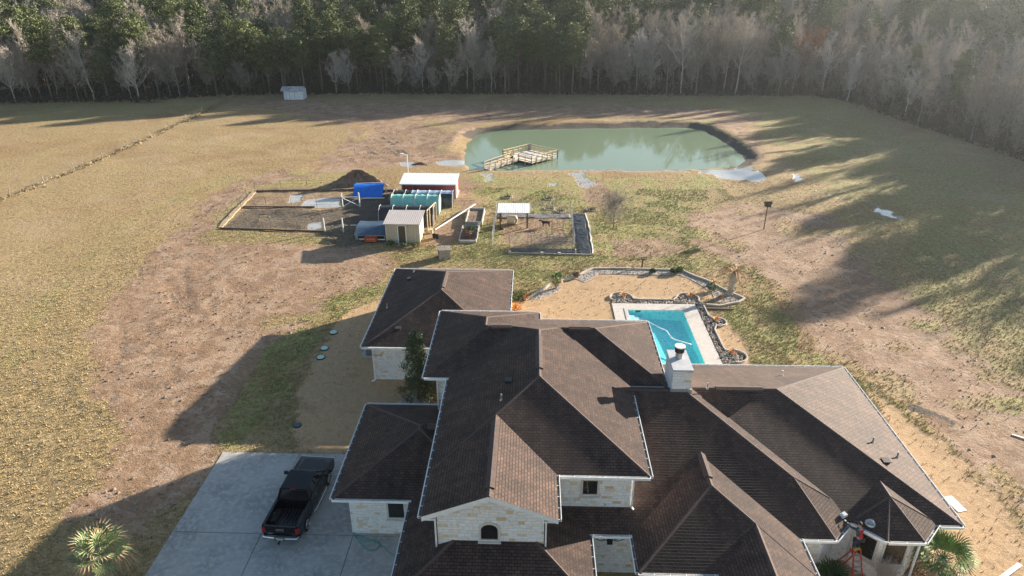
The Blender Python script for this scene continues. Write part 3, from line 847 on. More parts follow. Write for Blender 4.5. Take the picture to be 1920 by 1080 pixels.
# raised ridge vents
def ridge_vent(a, b):
    v = MB(); A = Vector(a); B = Vector(b); d = (B - A).normalized(); s = d.cross(Vector((0, 0, 1))).normalized()
    w = 0.20; pr = lambda P_: [P_ + Vector((0, 0, 0.09)), P_ + s * w + Vector((0, 0, 0.02)), P_ + s * w + Vector((0, 0, -0.12)), P_ - s * w + Vector((0, 0, -0.12)), P_ - s * w + Vector((0, 0, 0.02))]
    v.add(pr(A) + pr(B), [(0, 1, 6, 5), (1, 2, 7, 6), (4, 0, 5, 9), (3, 4, 9, 8), (0, 4, 3, 2, 1), (5, 6, 7, 8, 9)])
    HB(v, 'ridge_vent', cap_mat)
zA = ZU + K * 5.195; zD = ZU + K * 2.985
ridge_vent((0.545, 31.4, zA), (0.545, 34.9, zA)); ridge_vent((-1.635, 23.1, zD), (-1.635, 27.9, zD))
ridge_vent((-6.78, 47.6, ZL + K * 5.15), (-6.78, 50.3, ZL + K * 5.15)); ridge_vent((10.6, 33.07, 6.06), (13.2, 33.07, 6.06))
ridge_vent((9.0, 27.1, ZL + K * 3.975), (9.0, 29.3, ZL + K * 3.975)); ridge_vent((2.4, 36.93, ZU + K * 3.87), (3.7, 36.93, ZU + K * 3.87))
ridge_vent((-2.4, 37.2, 7.58), (-1.1, 37.2, 7.58)); ridge_vent((-5.6, 30.96, 4.66), (-4.4, 30.96, 4.66))

# walls
def inset(poly, d):
    n = len(poly); L = []
    for i in range(n):
        (x0, y0), (x1, y1) = poly[i], poly[(i + 1) % n]
        l = math.hypot(x1 - x0, y1 - y0); a, b = -(y1 - y0) / l, (x1 - x0) / l
        L.append((a, b, -(a * x0 + b * y0) - d))
    out = []
    for i in range(n):
        a1, b1, c1_ = L[i - 1]; a2, b2, c2_ = L[i]; det = a1 * b2 - a2 * b1
        out.append(((b1 * c2_ - b2 * c1_) / det, (a2 * c1_ - a1 * c2_) / det))
    return out
def walls(poly, z0, z1, d=0.58):
    w = MB(); w.prism(inset(poly, d), z0, z1); HB(w, 'wall', M['stone'])
walls(W_, -0.1, ZL - .16); walls([(-10.0, 26.98), (-2, 26.98), (-2, 35.09), (-10, 35.09)], -0.1, ZL - .165); walls(R_, -0.1, ZL - .17, 0.6); walls(R2_, -0.1, ZL - .175, 0.56); walls(R3_, -0.1, ZL - .18)
walls(R4_, -0.1, ZL - .185, 0.56); walls(R5_, -0.1, ZL - .19, 0.56); walls(R7_, -0.1, ZL - .165, 0.5)
walls(A_, 2.9, ZU - .16, 0.62); walls(B_, 2.9, ZU - .165, 0.6); walls(C_, 2.9, ZU - .17, 0.6)
# front gable wall
gy0 = 23.2
gw = MB(); xa, xb = -4.05, 0.76; zt = lambda x: ZU + K * min(x + 4.62, 1.35 - x) - 0.16
gw.prism_y([(xa, 2.9), (xb, 2.9), (xb, zt(xb)), (-1.635, zt(-1.635)), (xa, zt(xa))], gy0, 33.5); HB(gw, 'gable_wall', M['stone'])
rk = MB()   # rake boards and gable soffit
for x0, x1 in ((-4.62, -1.635), (-1.635, 1.35)):
    z0 = ZU + 0.012 + K * min(x0 + 4.62, 1.35 - x0); z1 = ZU + 0.012 + K * min(x1 + 4.62, 1.35 - x1)
    rk.add([(x0, 22.57, z0 - .006), (x1, 22.57, z1 - .006), (x1, 22.57, z1 - .26), (x0, 22.57, z0 - .26), (x0, 22.62, z0 - .006), (x1, 22.62, z1 - .006), (x1, 22.62, z1 - .26), (x0, 22.62, z0 - .26)], [(0, 1, 2, 3), (4, 7, 6, 5), (0, 3, 7, 4), (1, 5, 6, 2), (3, 2, 6, 7), (0, 4, 5, 1)])
    rk.poly([(x0, 22.62, z0 - .15), (x1, 22.62, z1 - .15), (x1, 23.2, z1 - .15), (x0, 23.2, z0 - .15)])
for x0, x1 in ((-4.62, -4.0), (0.72, 1.35)):
    rk.box2((x0, 22.58, ZU - .2), (x1, 23.25, ZU - .13))
HB(rk, 'rake_board', M['white_trim'])

# gutters: a trough with an outer lip and hanger straps
def gutter(a, b, z, side):
    """a->b along the eave; side = outward normal (x,y)"""
    A = Vector((a[0], a[1], z)); B = Vector((b[0], b[1], z)); d = (B - A).normalized(); s = Vector((side[0], side[1], 0)).normalized()
    g = MB(); w = 0.125
    g.bar(A + s * (w + .006) + Vector((0, 0, -.055)), B + s * (w + .006) + Vector((0, 0, -.055)), 0.03, 0.135)
    g.bar(A + s * (w / 2) + Vector((0, 0, -.115)), B + s * (w / 2) + Vector((0, 0, -.115)), w, 0.02)
    L_ = (B - A).length; k = max(1, int(L_ / 0.62))
    for i in range(k + 1):
        P_ = A + d * (L_ * i / k)
        g.bar(P_ + s * 0.004 + Vector((0, 0, -0.012)), P_ + s * (w + .012) + Vector((0, 0, -0.012)), 0.035, 0.012)
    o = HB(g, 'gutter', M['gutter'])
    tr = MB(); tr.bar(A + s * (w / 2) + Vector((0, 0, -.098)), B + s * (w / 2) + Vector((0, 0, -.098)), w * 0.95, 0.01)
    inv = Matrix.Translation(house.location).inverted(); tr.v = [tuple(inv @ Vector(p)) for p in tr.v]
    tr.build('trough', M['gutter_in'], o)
    return o
def dspout(x, y, z0, z1, dx=0.0, dy=0.0):
    g = MB(); g.bar((x, y, z1), (x, y, z0 + .1), 0.07, 0.09, up=(0, 1, 0)); g.bar((x, y, z0 + .1), (x + dx, y + dy, z0 + .02), 0.09, 0.07)
    HB(g, 'downspout', M['gutter'])
w = 0.13
for a, b, z, sd in [((-11.93, 42.05), (-11.93, 55.7), ZL, (-1, 0)), ((-1.63, 42.05), (-1.63, 55.7), ZL, (1, 0)), ((-11.93, 42.05), (-1.63, 42.05), ZL, (0, -1)), ((-11.93, 55.7), (-1.63, 55.7), ZL, (0, 1)),
                    ((-10, 26.83), (-10, 35.09), ZL, (-1, 0)), ((-10, 26.83), (-6.1, 26.83), ZL, (0, -1)), ((-10, 35.09), (-5.0, 35.09), ZL, (0, 1)),
                    ((-4.65, 22.62), (-4.65, 33.5), ZU, (-1, 0)), ((1.35, 22.6), (1.35, 25.46), ZU, (1, 0)), ((1.5, 25.46), (5.74, 25.46), ZU, (0, -1)), ((5.74, 25.46), (5.74, 32.1), ZU, (1, 0)),
                    ((-6.09, 33.63), (-6.09, 41.95), ZU, (-1, 0)), ((-6.09, 33.63), (-4.75, 33.63), ZU, (0, -1)), ((-6.09, 41.95), (0.6, 41.95), ZU, (0, 1)), ((0.6, 40.95), (0.6, 41.95), ZU, (1, 0)),
                    ((0.75, 40.86), (7.82, 40.86), ZU, (0, 1)), ((7.82, 33.1), (7.82, 40.86), ZU, (1, 0)),
                    ((2.0, 40.27), (21.2, 40.27), ZL, (0, 1)), ((21.2, 25.86), (21.2, 40.27), ZL, (1, 0)), ((20.1, 25.86), (21.2, 25.86), ZL, (0, -1)),
                    ((12.98, 24.79), (14.68, 24.79), ZL, (0, -1)), ((14.68, 24.79), (15.66, 25.77), ZL, (1, -1)), ((15.87, 26.0), R7_[0], ZL, (-1, -1)), (R7_[0], R7_[1], ZL, (0, -1)), (R7_[1], R7_[2], ZL, (1, -1)),
                    ((12.98, 18), (12.98, 24.79), ZL, (1, 0)), ((5.03, 22.55), (5.03, 24.9), ZL, (-1, 0)), ((5.03, 22.55), (8.58, 22.55), ZL, (0, -1)), ((8.58, 18), (8.58, 22.55), ZL, (-1, 0)),
                    ((3.0, 20.65), (3.0, 24.79), ZL, (1, 0)), ((3.1, 24.79), (5.0, 24.79), ZL, (0, -1)), ((-5.92, 20.65), (-5.92, 26.75), ZL, (-1, 0))]:
    gutter(a, b, z, sd)
dspout(-11.30, 42.40, 0, 3.0, -0.25, -0.1); dspout(-4.12, 23.12, 3.62, 6.0, -0.2, -0.1); dspout(0.84, 23.12, 3.72, 6.0, 0.2, -0.1)
dspout(5.1, 26.0, 3.62, 6.0, 0.1, -0.1); dspout(-5.44, 34.18, 2.9, 5.98, -0.3, -0.05); dspout(18.9, 25.1, 0, 3.0)

# windows
def window(c, wd, ht, ang, arch=False, sill=True, depth=0.10):
    """c = centre of the opening on the wall face; ang = outward heading (0 = -Y)"""
    ca, sa = math.cos(ang), math.sin(ang)
    def T(u, v, n): return (c[0] + u * ca + n * sa, c[1] + u * sa - n * ca, c[2] + v)
    def ring(hw, hh, rise):
        p = [(-hw, -hh), (hw, -hh), (hw, hh - (rise if arch else 0))]
        if arch:
            for k in range(1, 12):
                th = math.pi * k / 12; p.append((hw * math.cos(th), hh - rise + rise * math.sin(th)))
        p.append((-hw, hh - (rise if arch else 0))); return p
    rise = wd / 2 * 0.85
    o_in = ring(wd / 2, ht / 2, rise); o_out = ring(wd / 2 + .09, ht / 2 + .09, rise * 1.08)
    f = MB(); n = len(o_in)
    pts = [T(u, v, 0.055) for u, v in o_in] + [T(u, v, 0.055) for u, v in o_out] + [T(u, v, 0.0) for u, v in o_out] + [T(u, v, 0.004) for u, v in o_in]
    fc = []
    for i in range(n):
        j = (i + 1) % n
        fc += [(i, j, n + j, n + i), (n + i, n + j, 2 * n + j, 2 * n + i), (3 * n + i, 3 * n + j, j, i)]
    f.add(pts, fc)
    fr = HB(f, 'window_frame', M['trimstone'])
    inv = Matrix.Translation(house.location).inverted()
    g = MB(); g.poly([T(u, v, 0.012) for u, v in o_in]); g.v = [tuple(inv @ Vector(p)) for p in g.v]; g.build('pane', M['glass'], fr)
    q = MB(); hw, hh = wd / 2, ht / 2
    bars = [((-hw, -hh), (hw, -hh)), ((hw, -hh), (hw, hh - (rise if arch else 0))), ((-hw, hh - (rise if arch else 0)), (-hw, -hh))]
    bars += [(o_in[i], o_in[i + 1]) for i in range(2, n - 1)]
    if not arch: pass
    for a, b in bars: q.bar(T(a[0], a[1], .03), T(b[0], b[1], .03), 0.05, 0.03, up=(sa, -ca, 0))
    q.v = [tuple(inv @ Vector(p)) for p in q.v]; q.build('sash', M['frame'], fr)
    if sill:
        s = MB(); s.bar(T(-wd / 2 - .12, -ht / 2 - .13, .05), T(wd / 2 + .12, -ht / 2 - .13, .05), 0.16, 0.09, up=(0, 0, 1)); HB(s, 'sill', M['trimstone'])
M['trimstone'] = plain('cast_stone_trim', (0.60, 0.57, 0.52), 0.8, 0.1, 6, 0.15)
p = at(918, 993, 4.75); window((-1.70, gy0, 4.72), 0.80, 0.92, 0, arch=True)
window((3.03, 26.08, 4.86), 0.74, 0.88, 0)
window((-6.93, 27.56, 1.88), 0.86, 1.36, 0)
# bay windows
a7 = inset(R7_, 0.5); m7 = ((a7[0][0] + a7[5][0]) / 2, (a7[0][1] + a7[5][1]) / 2)
window((m7[0], m7[1], 1.75), 0.78, 1.35, -math.pi / 4)
window((cx7 - 0.05, a7[0][1], 1.75), 1.05, 1.35, 0)
window((13.25, 25.35, 1.75), 0.7, 1.3, 0)
# wrought iron wall lantern in the entry court
sc = thing('wall_lantern', 'black scrolled iron lantern on the stone wall of the front court', 'lantern', (4.05, 25.33, 2.35))
lb = MB(); lb.box((0, -0.14, 0), (0.26, 0.22, 0.42)); lb.add([(-.15, -.27, .21), (.15, -.27, .21), (.15, -.01, .21), (-.15, -.01, .21), (0, -.14, .36)], [(0, 1, 4), (1, 2, 4), (2, 3, 4), (3, 0, 4), (0, 3, 2, 1)])
lb.build('lantern_body', M['iron'], sc)
for s in (-1, 1):
    cr = MB()
    for q0, rr_, tr_ in ((0.32, 0.17, 1.6), (0.62, 0.13, 1.4), (0.42, 0.08, 1.8)):
        cr.tube([(s * (q0 + rr_ * (1 - k / 30) * math.cos(k / 18 * math.pi * tr_)), -0.03, -0.02 + rr_ * (1 - k / 30) * math.sin(k / 18 * math.pi * tr_)) for k in range(19)], 0.016, 5)
    cr.tube([(s * 0.1, -.03, -.15), (s * .45, -.03, -.2), (s * .8, -.03, .0)], 0.014, 5)
    cr.build('scroll', M['iron'], sc)

# chimney
chx0, chx1, chy0, chy1, chz = 7.93, 9.02, 32.4, 34.6, 7.62
ch = MB(); ch.box2((chx0 + .03, chy0 + .05, 5.0), (chx1 - .03, chy1 - .05, chz - .12)); cho = HB(ch, 'chimney', M['stone'])
inv = Matrix.Translation(house.location).inverted()
cc = MB(); cc.box2((chx0 - .02, chy0, chz - .12), (chx1 + .02, chy1, chz)); cc.v = [tuple(inv @ Vector(p)) for p in cc.v]; cc.build('chimney_cap', M['galv2'] if 'galv2' in M else M['white_trim'], cho, bevel=0.01)
cc = MB(); cx_, cy_ = 8.47, 33.75
cc.cyl((cx_, cy_, chz), 0.21, 0.42, 18); cc.v = [tuple(inv @ Vector(p)) for p in cc.v]; cc.build('flue', M['galv'], cho)
cc = MB(); cc.cyl((cx_, cy_, chz + .40), 0.27, 0.14, 20); cc.cyl((cx_, cy_, chz + .56), 0.28, 0.14, 20); cc.v = [tuple(inv @ Vector(p)) for p in cc.v]; cc.build('flue_cage', M['iron'], cho)
cc = MB(); cc.cyl((cx_, cy_, chz + .71), 0.30, 0.06, 20); cc.v = [tuple(inv @ Vector(p)) for p in cc.v]; cc.build('flue_lid', M['white'], cho)
fl = MB(); fl.box2((chx0 - .05, chy0 - .03, 6.0), (chx1 + .05, chy0 + .05, 6.36)); fl.v = [tuple(inv @ Vector(p)) for p in fl.v]; fl.build('flashing', M['galv'], cho)

# roof pipes and static vents
def onroof(px, py):
    p = at(px, py, 8.5)
    for k in range(700):
        z = 9.0 - k * 0.01; p = at(px, py, z)
        if rz(p.x, p.y, RP) >= z: return p
    return p
for px, py in ((940, 750), (776, 510), (726, 577), (1636, 830), (1682, 858), (1466, 704), (1326, 728)):
    p = onroof(px, py); v = MB()
    v.cyl((p.x, p.y, p.z - .05), 0.045, 0.42, 10); v.cyl((p.x, p.y, p.z - .03), 0.10, 0.12, 10, 0.05)
    HB(v, 'vent_pipe', M['galv'] if px != 1466 else M['white'])
for px, py in ((747, 617), (768, 524), (1660, 866), (953, 715)):
    p = onroof(px, py); v = MB()
    v.box((p.x, p.y, p.z + .05), (0.32, 0.34, 0.14)); v.box((p.x, p.y - .02, p.z + .14), (0.40, 0.42, 0.04)); HB(v, 'static_vent', M['black_plastic'])
p = onroof(1632, 981); v = MB()
v.cyl((p.x, p.y, p.z - .04), 0.26, 0.09, 22, 0.22); v.cyl((p.x, p.y, p.z + .05), 0.12, 0.10, 18, 0.10); v.cyl((p.x, p.y, p.z + .14), 0.16, 0.05, 18, 0.06); HB(v, 'round_vent_cap', M['galv'])
p = onroof(1581, 968)
v = MB(); v.box((0, 0, 0.09), (0.30, 0.22, 0.14)); v.box((0.02, 0, 0.18), (0.2, 0.2, 0.05)); v.build('b', M['white']); bpy.data.objects['b'].name = 'white_box'
wl = bpy.data.objects['white_box']; wl.location = p; wl.rotation_euler = (0.15, -0.1, 0.5)  # plain white box resting on the shingles, not a lamp
tag(wl, 'small white box lying on the shingles by the roof worker', 'box')

# ------------------------------------------------------------------ pickup truck
truck = thing('pickup_truck', 'black crew cab pickup truck parked on the concrete driveway beside the garage wing', 'pickup truck', (-12.92, 26.62, SL), R(-3.2))
def body_loft():
    pass
b = MB()
def arch_profile(y0, y1, zb, zt_, arches, r=0.52):
    p = [(y0, zb)]
    for a in arches:
        p += [(a - r, zb)] + [(a - r * math.cos(math.pi * k / 10), max(zb, 0.40 + r * math.sin(math.pi * k / 10) * 0.98)) for k in range(1, 10)] + [(a + r, zb)]
    p += [(y1, zb)]; return p + zt_
# cab lower body and front fenders
prof = arch_profile(2.02, 5.72, 0.42, [(5.86, 0.55), (5.88, 0.95), (5.78, 1.12), (5.2, 1.20), (4.35, 1.25), (2.02, 1.24)], [4.78])
b.prism_x(prof, -0.985, 0.985)
b.build('body', M['black'], truck, bevel=0.035, smooth=False)
b = MB()   # bed sides, tailgate, floor
sp = arch_profile(0.06, 2.02, 0.45, [(2.02, 1.24), (0.06, 1.22)], [1.18])
b.prism_x(sp, 0.86, 0.99); b.prism_x(sp, -0.99, -0.86)
b.box2((-0.86, 0.0, 0.62), (0.86, 0.09, 1.24)); b.box2((-0.86, 1.94, 0.62), (0.86, 2.02, 1.26)); b.box2((-0.86, 0.05, 0.58), (0.86, 2.02, 0.66))
b.build('cargo_bed', M['black'], truck, bevel=0.02)
b = MB()
for k in range(9): b.box2((-0.80 + k * 0.18, 0.12, 0.66), (-0.72 + k * 0.18, 1.92, 0.675))
for s in (-1, 1): b.box2((s * 0.60, 0.75, 0.66), (s * 0.86, 1.62, 0.86))
b.build('bed_liner', M['black_plastic'], truck)
b = MB()
for s in (-1, 1): b.box2((s * 0.852, 0.10, 1.225), (s * 0.985, 2.0, 1.25))
b.box2((-0.85, 0.0, 1.235), (0.85, 0.10, 1.26)); b.build('bed_rail_cap', M['black_plastic'], truck, bevel=0.008)
# hood crown
b = MB()
b.add([(-.80, 4.28, 1.235), (.80, 4.28, 1.235), (.84, 5.70, 1.10), (-.84, 5.70, 1.10), (-.70, 4.34, 1.305), (.70, 4.34, 1.305), (.66, 5.55, 1.205), (-.66, 5.55, 1.205)], [(0, 3, 2, 1), (4, 5, 6, 7), (0, 1, 5, 4), (1, 2, 6, 5), (2, 3, 7, 6), (3, 0, 4, 7)])
b.build('hood', M['black'], truck, bevel=0.03)
# greenhouse (glass) then pillars and roof
gl = MB()
lo = [(-.90, 2.06, 1.22), (.90, 2.06, 1.22), (.90, 4.52, 1.22), (-.90, 4.52, 1.22)]; hi = [(-.72, 2.22, 1.82), (.72, 2.22, 1.82), (.70, 3.68, 1.82), (-.70, 3.68, 1.82)]
gl.add(lo + hi, [(0, 1, 5, 4), (1, 2, 6, 5), (2, 3, 7, 6), (3, 0, 4, 7)])
gl.build('cab_glass', M['glass'], truck)
pl = MB()
for i in range(4): pl.bar(lo[i], hi[i], 0.09, 0.09)
for s in (-1, 1):
    pl.bar((s * .902, 3.22, 1.22), (s * .712, 3.08, 1.82), 0.09, 0.03, up=(s, 0, .3)); pl.bar((s * .902, 2.45, 1.22), (s * .722, 2.5, 1.82), 0.14, 0.03, up=(s, 0, .3))
pl.bar(lo[0], lo[1], .08, .06); pl.build('pillars', M['black'], truck)
rf = MB(); rf.box2((-.75, 2.18, 1.80), (.75, 3.72, 1.87)); rf.build('roof', M['black'], truck, bevel=0.03)
rb = MB()
for k in range(6): rb.box2((-.52 + k * .2, 2.35, 1.868), (-.47 + k * .2, 3.5, 1.882))
rb.build('roof_ribs', M['black'], truck, bevel=0.004)
bl = MB(); bl.box2((-.16, 2.15, 1.835), (.16, 2.185, 1.87)); bl.build('brake_light', M['tail'], truck)
tr_ = MB()
for s in (-1, 1): tr_.bar((s * .945, 2.1, 1.255), (s * .93, 4.3, 1.265), .02, .03)
tr_.build('window_trim', M['chrome'], truck)
for s in (-1, 1):
    m_ = MB(); m_.box((s * 1.17, 4.02, 1.34), (0.26, 0.11, 0.22)); m_.bar((s * .93, 4.08, 1.27), (s * 1.1, 4.04, 1.3), .05, .05); m_.build('mirror', M['black_plastic'], truck, bevel=.02)
    for y in (2.72, 3.62):
        h_ = MB(); h_.box((s * .998, y, 1.08), (.025, .17, .035)); h_.build('door_handle', M['chrome'], truck)
    d_ = MB(); d_.box((s * .988, 3.14, .86), (.008, .012, .66)); d_.box((s * .988, 2.16, .9), (.008, .012, .6)); d_.build('door_gap', M['dark'], truck)
    sb = MB(); sb.tube([(s * 1.0, 2.1, .40), (s * 1.06, 2.3, .36), (s * 1.06, 4.0, .36), (s * 1.0, 4.2, .40)], .045, 8); sb.build('side_step', M['chrome'], truck, smooth=True)
    tl = MB(); tl.box2((s * .80, -.012, .80), (s * .992, .16, 1.16)); tl.build('taillight', M['tail'], truck, bevel=.015)
    hl = MB(); hl.box2((s * .60, 5.76, .88), (s * .97, 5.90, 1.06)); hl.build('headlight', M['chrome'], truck, bevel=.02)
    for y in (1.18, 4.78):
        wh = MB(); x = s * .86
        wh.tube([(x - .14, y, .40), (x - .11, y, .40), (x + .11, y, .40), (x + .14, y, .40)], [.35, .40, .40, .35], 24)
        w_o = wh.build('wheel', M['rubber'], truck, smooth=False)
        ri = MB(); xo = x + s * .146
        for k in range(6):
            a = math.pi * 2 * k / 6; ri.bar((xo, y + .04 * math.cos(a), .40 + .04 * math.sin(a)), (xo, y + .25 * math.cos(a), .40 + .25 * math.sin(a)), .075, .02, up=(1, 0, 0))
        ri.tube([(xo + .0 + .255 * 0, y + .255 * math.cos(2 * math.pi * k / 24), .40 + .255 * math.sin(2 * math.pi * k / 24)) for k in range(25)], .022, 6, caps=False)
        ri.tube([(xo - .01, y, .40), (xo + s * .02, y, .40)], .06, 12)
        ri.build('rim', M['chrome'], w_o)
bu = MB(); bu.tube([(-.93, .02, .60), (-.90, -.12, .60), (0, -.15, .60), (.90, -.12, .60), (.93, .02, .60)], .09, 10); bu.build('bumper', M['chrome'], truck, smooth=True)
bu = MB(); bu.box2((-.30, -.22, .50), (.30, -.08, .68)); bu.build('bumper_step', M['black_plastic'], truck, bevel=.02)
hi_ = MB(); hi_.bar((0, -.1, .47), (0, -.42, .44), .06, .06); hi_.cyl((0, -.42, .46), .03, .09, 10); hi_.build('tow_hitch', M['black_plastic'], truck)
pt = MB(); pt.box2((-.15, -.232, .54), (.15, -.222, .66)); pt.build('number_plate', M['plate'], truck)
gr = MB(); gr.box2((-.58, 5.84, .80), (.58, 5.90, 1.05)); gr.build('grille', M['chrome'], truck, bevel=.02)
wi = MB(); wi.box2((-.60, 4.42, 1.245), (.60, 4.50, 1.27)); wi.build('wiper_cowl', M['black_plastic'], truck)
def text_mesh(s, size, name, mat, parent, loc, rot, ext=0.006):
    cu = bpy.data.curves.new(name, 'FONT'); cu.body = s; cu.size = size; cu.extrude = ext; cu.align_x = 'CENTER'; cu.align_y = 'CENTER'
    tmp = bpy.data.objects.new(name, cu); link(tmp)
    dg = bpy.context.evaluated_depsgraph_get(); me = bpy.data.meshes.new_from_object(tmp.evaluated_get(dg))
    bpy.data.objects.remove(tmp); me.materials.clear(); me.materials.append(mat)
    o = bpy.data.objects.new(name, me); link(o); o.parent = parent; o.location = loc; o.rotation_euler = rot; return o
text_mesh('GMC', 0.20, 'badge', M['badge'], truck, (0, -.008, 1.02), (math.pi / 2, 0, 0))
text_mesh('SIERRA', 0.085, 'badge', M['badge'], truck, (-.55, -.008, .76), (math.pi / 2, 0, 0))

# ------------------------------------------------------------------ outbuildings
M['red'] = mat_metal_roof('red_siding', (0.30, 0.045, 0.04), 0, 0.22, 0.2)
M['whiteroof'] = mat_metal_roof('white_sheet_roof', (0.80, 0.81, 0.82), 0, 0.26, 0.06)
M['galvroof'] = mat_metal_roof('galvanised_sheet_roof', (0.50, 0.45, 0.43), 0, 0.22, 0.12)
M['cream'] = mat_metal_roof('cream_siding', (0.52, 0.45, 0.34), 0, 0.30, 0.12)
M['oldroof'] = plain('rusty_sheet_roof', (0.36, 0.36, 0.37), 0.6, 0.5, 2.0, 0.3)
M['oldwhite'] = plain('peeling_white_boards', (0.66, 0.70, 0.74), 0.8, 0.14, 2.5, 0.3)
M['green_sheet'] = plain('green_shade_cloth', (0.24, 0.56, 0.47), 0.55, 0.14, 1.2, 0.25)
M['pale_green'] = plain('pale_green_sheet', (0.52, 0.72, 0.62), 0.6, 0.12, 2, 0.2)
M['blue_tarp'] = plain('blue_tarpaulin', (0.005, 0.15, 0.62), 0.45, 0.2, 1.4, 0.5, bd=0.06)
M['blue_dark'] = plain('faded_navy_tarpaulin', (0.05, 0.09, 0.15), 0.6, 0.2, 1.5, 0.4, bd=0.05)
M['black_film'] = plain('black_plastic_film', (0.022, 0.024, 0.028), 0.32, 0.4, 2.5, 0.8, bd=0.08)
M['clear_film'] = plain('cloudy_plastic_film', (0.36, 0.46, 0.60), 0.3, 0.25, 1.2, 0.5, bd=0.05)
M['orange'] = plain('orange_plastic', (0.62, 0.13, 0.035), 0.5, 0.2, 5, 0.1)
M['beige'] = plain('beige_plastic', (0.55, 0.47, 0.33), 0.5, 0.12, 4, 0.1)
M['soilm'] = plain('turned_soil', (0.20, 0.13, 0.09), 0.95, 0.45, 2.0, 0.8, bd=0.1)
M['berm'] = plain('sandy_edge', (0.40, 0.29, 0.19), 0.95, 0.3, 3.0, 0.8, bd=0.06)
M['greywood'] = M['wood_grey']

def slab_roof(parent, x0, x1, y0, z0, y1, z1, mat, th=0.06):
    r = MB(); r.add([(x0, y0, z0), (x1, y0, z0), (x1, y1, z1), (x0, y1, z1), (x0, y0, z0 - th), (x1, y0, z0 - th), (x1, y1, z1 - th), (x0, y1, z1 - th)], [(0, 1, 2, 3), (4, 7, 6, 5), (0, 4, 5, 1), (1, 5, 6, 2), (2, 6, 7, 3), (3, 7, 4, 0)])
    return stdbuild(r, 'roof', mat, parent)
# red barn
barn = thing('barn', 'long red barn with a white ribbed metal roof, behind the plastic tunnels', 'barn', (-13.2, 86.4, 0))
w = MB(); w.prism_x([(85.15, 0), (88.5, 0), (88.5, 2.16), (85.15, 1.90)], -16.7, -9.75); stdbuild(w, 'wall', M['red'], barn)
slab_roof(barn, -17.0, -9.6, 84.9, 1.97, 88.9, 2.27, M['whiteroof'])
w = MB()
w.bar((-9.735, 85.1, 0), (-9.735, 85.1, 1.95), .12, .1); stdbuild(w, 'corner_trim', M['white_trim'], barn)
w = MB(); w.bar((-16.72, 85.13, 0), (-16.72, 85.13, 1.95), .14, .06); stdbuild(w, 'corner_trim', M['white_trim'], barn)
w = MB(); w.bar((-9.72, 85.25, .08), (-9.72, 88.5, .08), .05, .16); stdbuild(w, 'base_trim', M['white_trim'], barn)
w = MB(); w.box2((-17.0, 84.83, 1.88), (-9.6, 84.86, 2.0)); stdbuild(w, 'eave_trim', M['white_trim'], barn)
w = MB(); w.box2((-9.74, 86.2, 0.05), (-9.70, 87.1, 1.9)); stdbuild(w, 'door', M['white_trim'], barn)
# cream shed
shed = thing('garden_shed', 'cream metal shed with a dark door and a ribbed grey lean-to roof', 'shed', (-13.9, 71.1, 0))
w = MB(); w.prism_x([(69.5, 0), (72.7, 0), (72.7, 2.5), (69.5, 2.28)], -15.7, -12.1); stdbuild(w, 'wall', M['cream'], shed)
slab_roof(shed, -15.92, -11.9, 69.15, 2.33, 72.95, 2.62, M['galvroof'])
w = MB(); w.box2((-14.35, 69.46, .08), (-13.62, 69.5, 2.0)); dd = stdbuild(w, 'door', M['wood_dark'], shed)
w = MB()
for a, b_ in (((-14.42, 69.47, 0), (-14.42, 69.47, 2.06)), ((-13.55, 69.47, 0), (-13.55, 69.47, 2.06)), ((-14.45, 69.47, 2.04), (-13.52, 69.47, 2.04))): w.bar(a, b_, .09, .06)
stdbuild(w, 'door_frame', M['white_trim'], shed)
w = MB(); w.box2((-14.4, 68.5, 0.0), (-13.6, 69.4, 0.09)); stdbuild(w, 'door_step', M['wood_grey'], shed)
for x in (-12.09, -15.71): w = MB(); w.bar((x, 69.48, 0), (x, 69.48, 2.27), .1, .05); stdbuild(w, 'corner_trim', M['beige'], shed)
# far white shed
ws = thing('old_shed', 'small weathered white shed with a rusty tin roof standing at the edge of the wood', 'shed', (-52.6, 154.6, 0), R(1))
w = MB(); w.prism_y([(-2.1, 0), (2.1, 0), (2.1, 1.95), (-2.1, 1.95)], -1.4, 1.4); w.prism_x([(-1.4, 1.95), (1.4, 1.95), (0, 2.55)], -2.1, 2.1); w.build('wall', M['oldwhite'], ws)
r = MB()
r.add([(-2.7, -1.75, 1.86), (2.25, -1.75, 1.86), (2.25, 0, 2.66), (-2.7, 0, 2.66), (-2.7, 1.7, 1.86), (2.25, 1.7, 1.86)], [(0, 1, 2, 3), (3, 2, 5, 4)]); r.build('roof', M['oldroof'], ws)
d = MB(); d.box2((-.9, -1.43, .1), (-.86, -1.41, 1.7)); d.box2((.25, -1.43, .1), (.29, -1.41, 1.7)); d.box2((-1.6, -1.43, .1), (-1.57, -1.41, 1.7)); d.build('door_gap', M['dark'], ws)
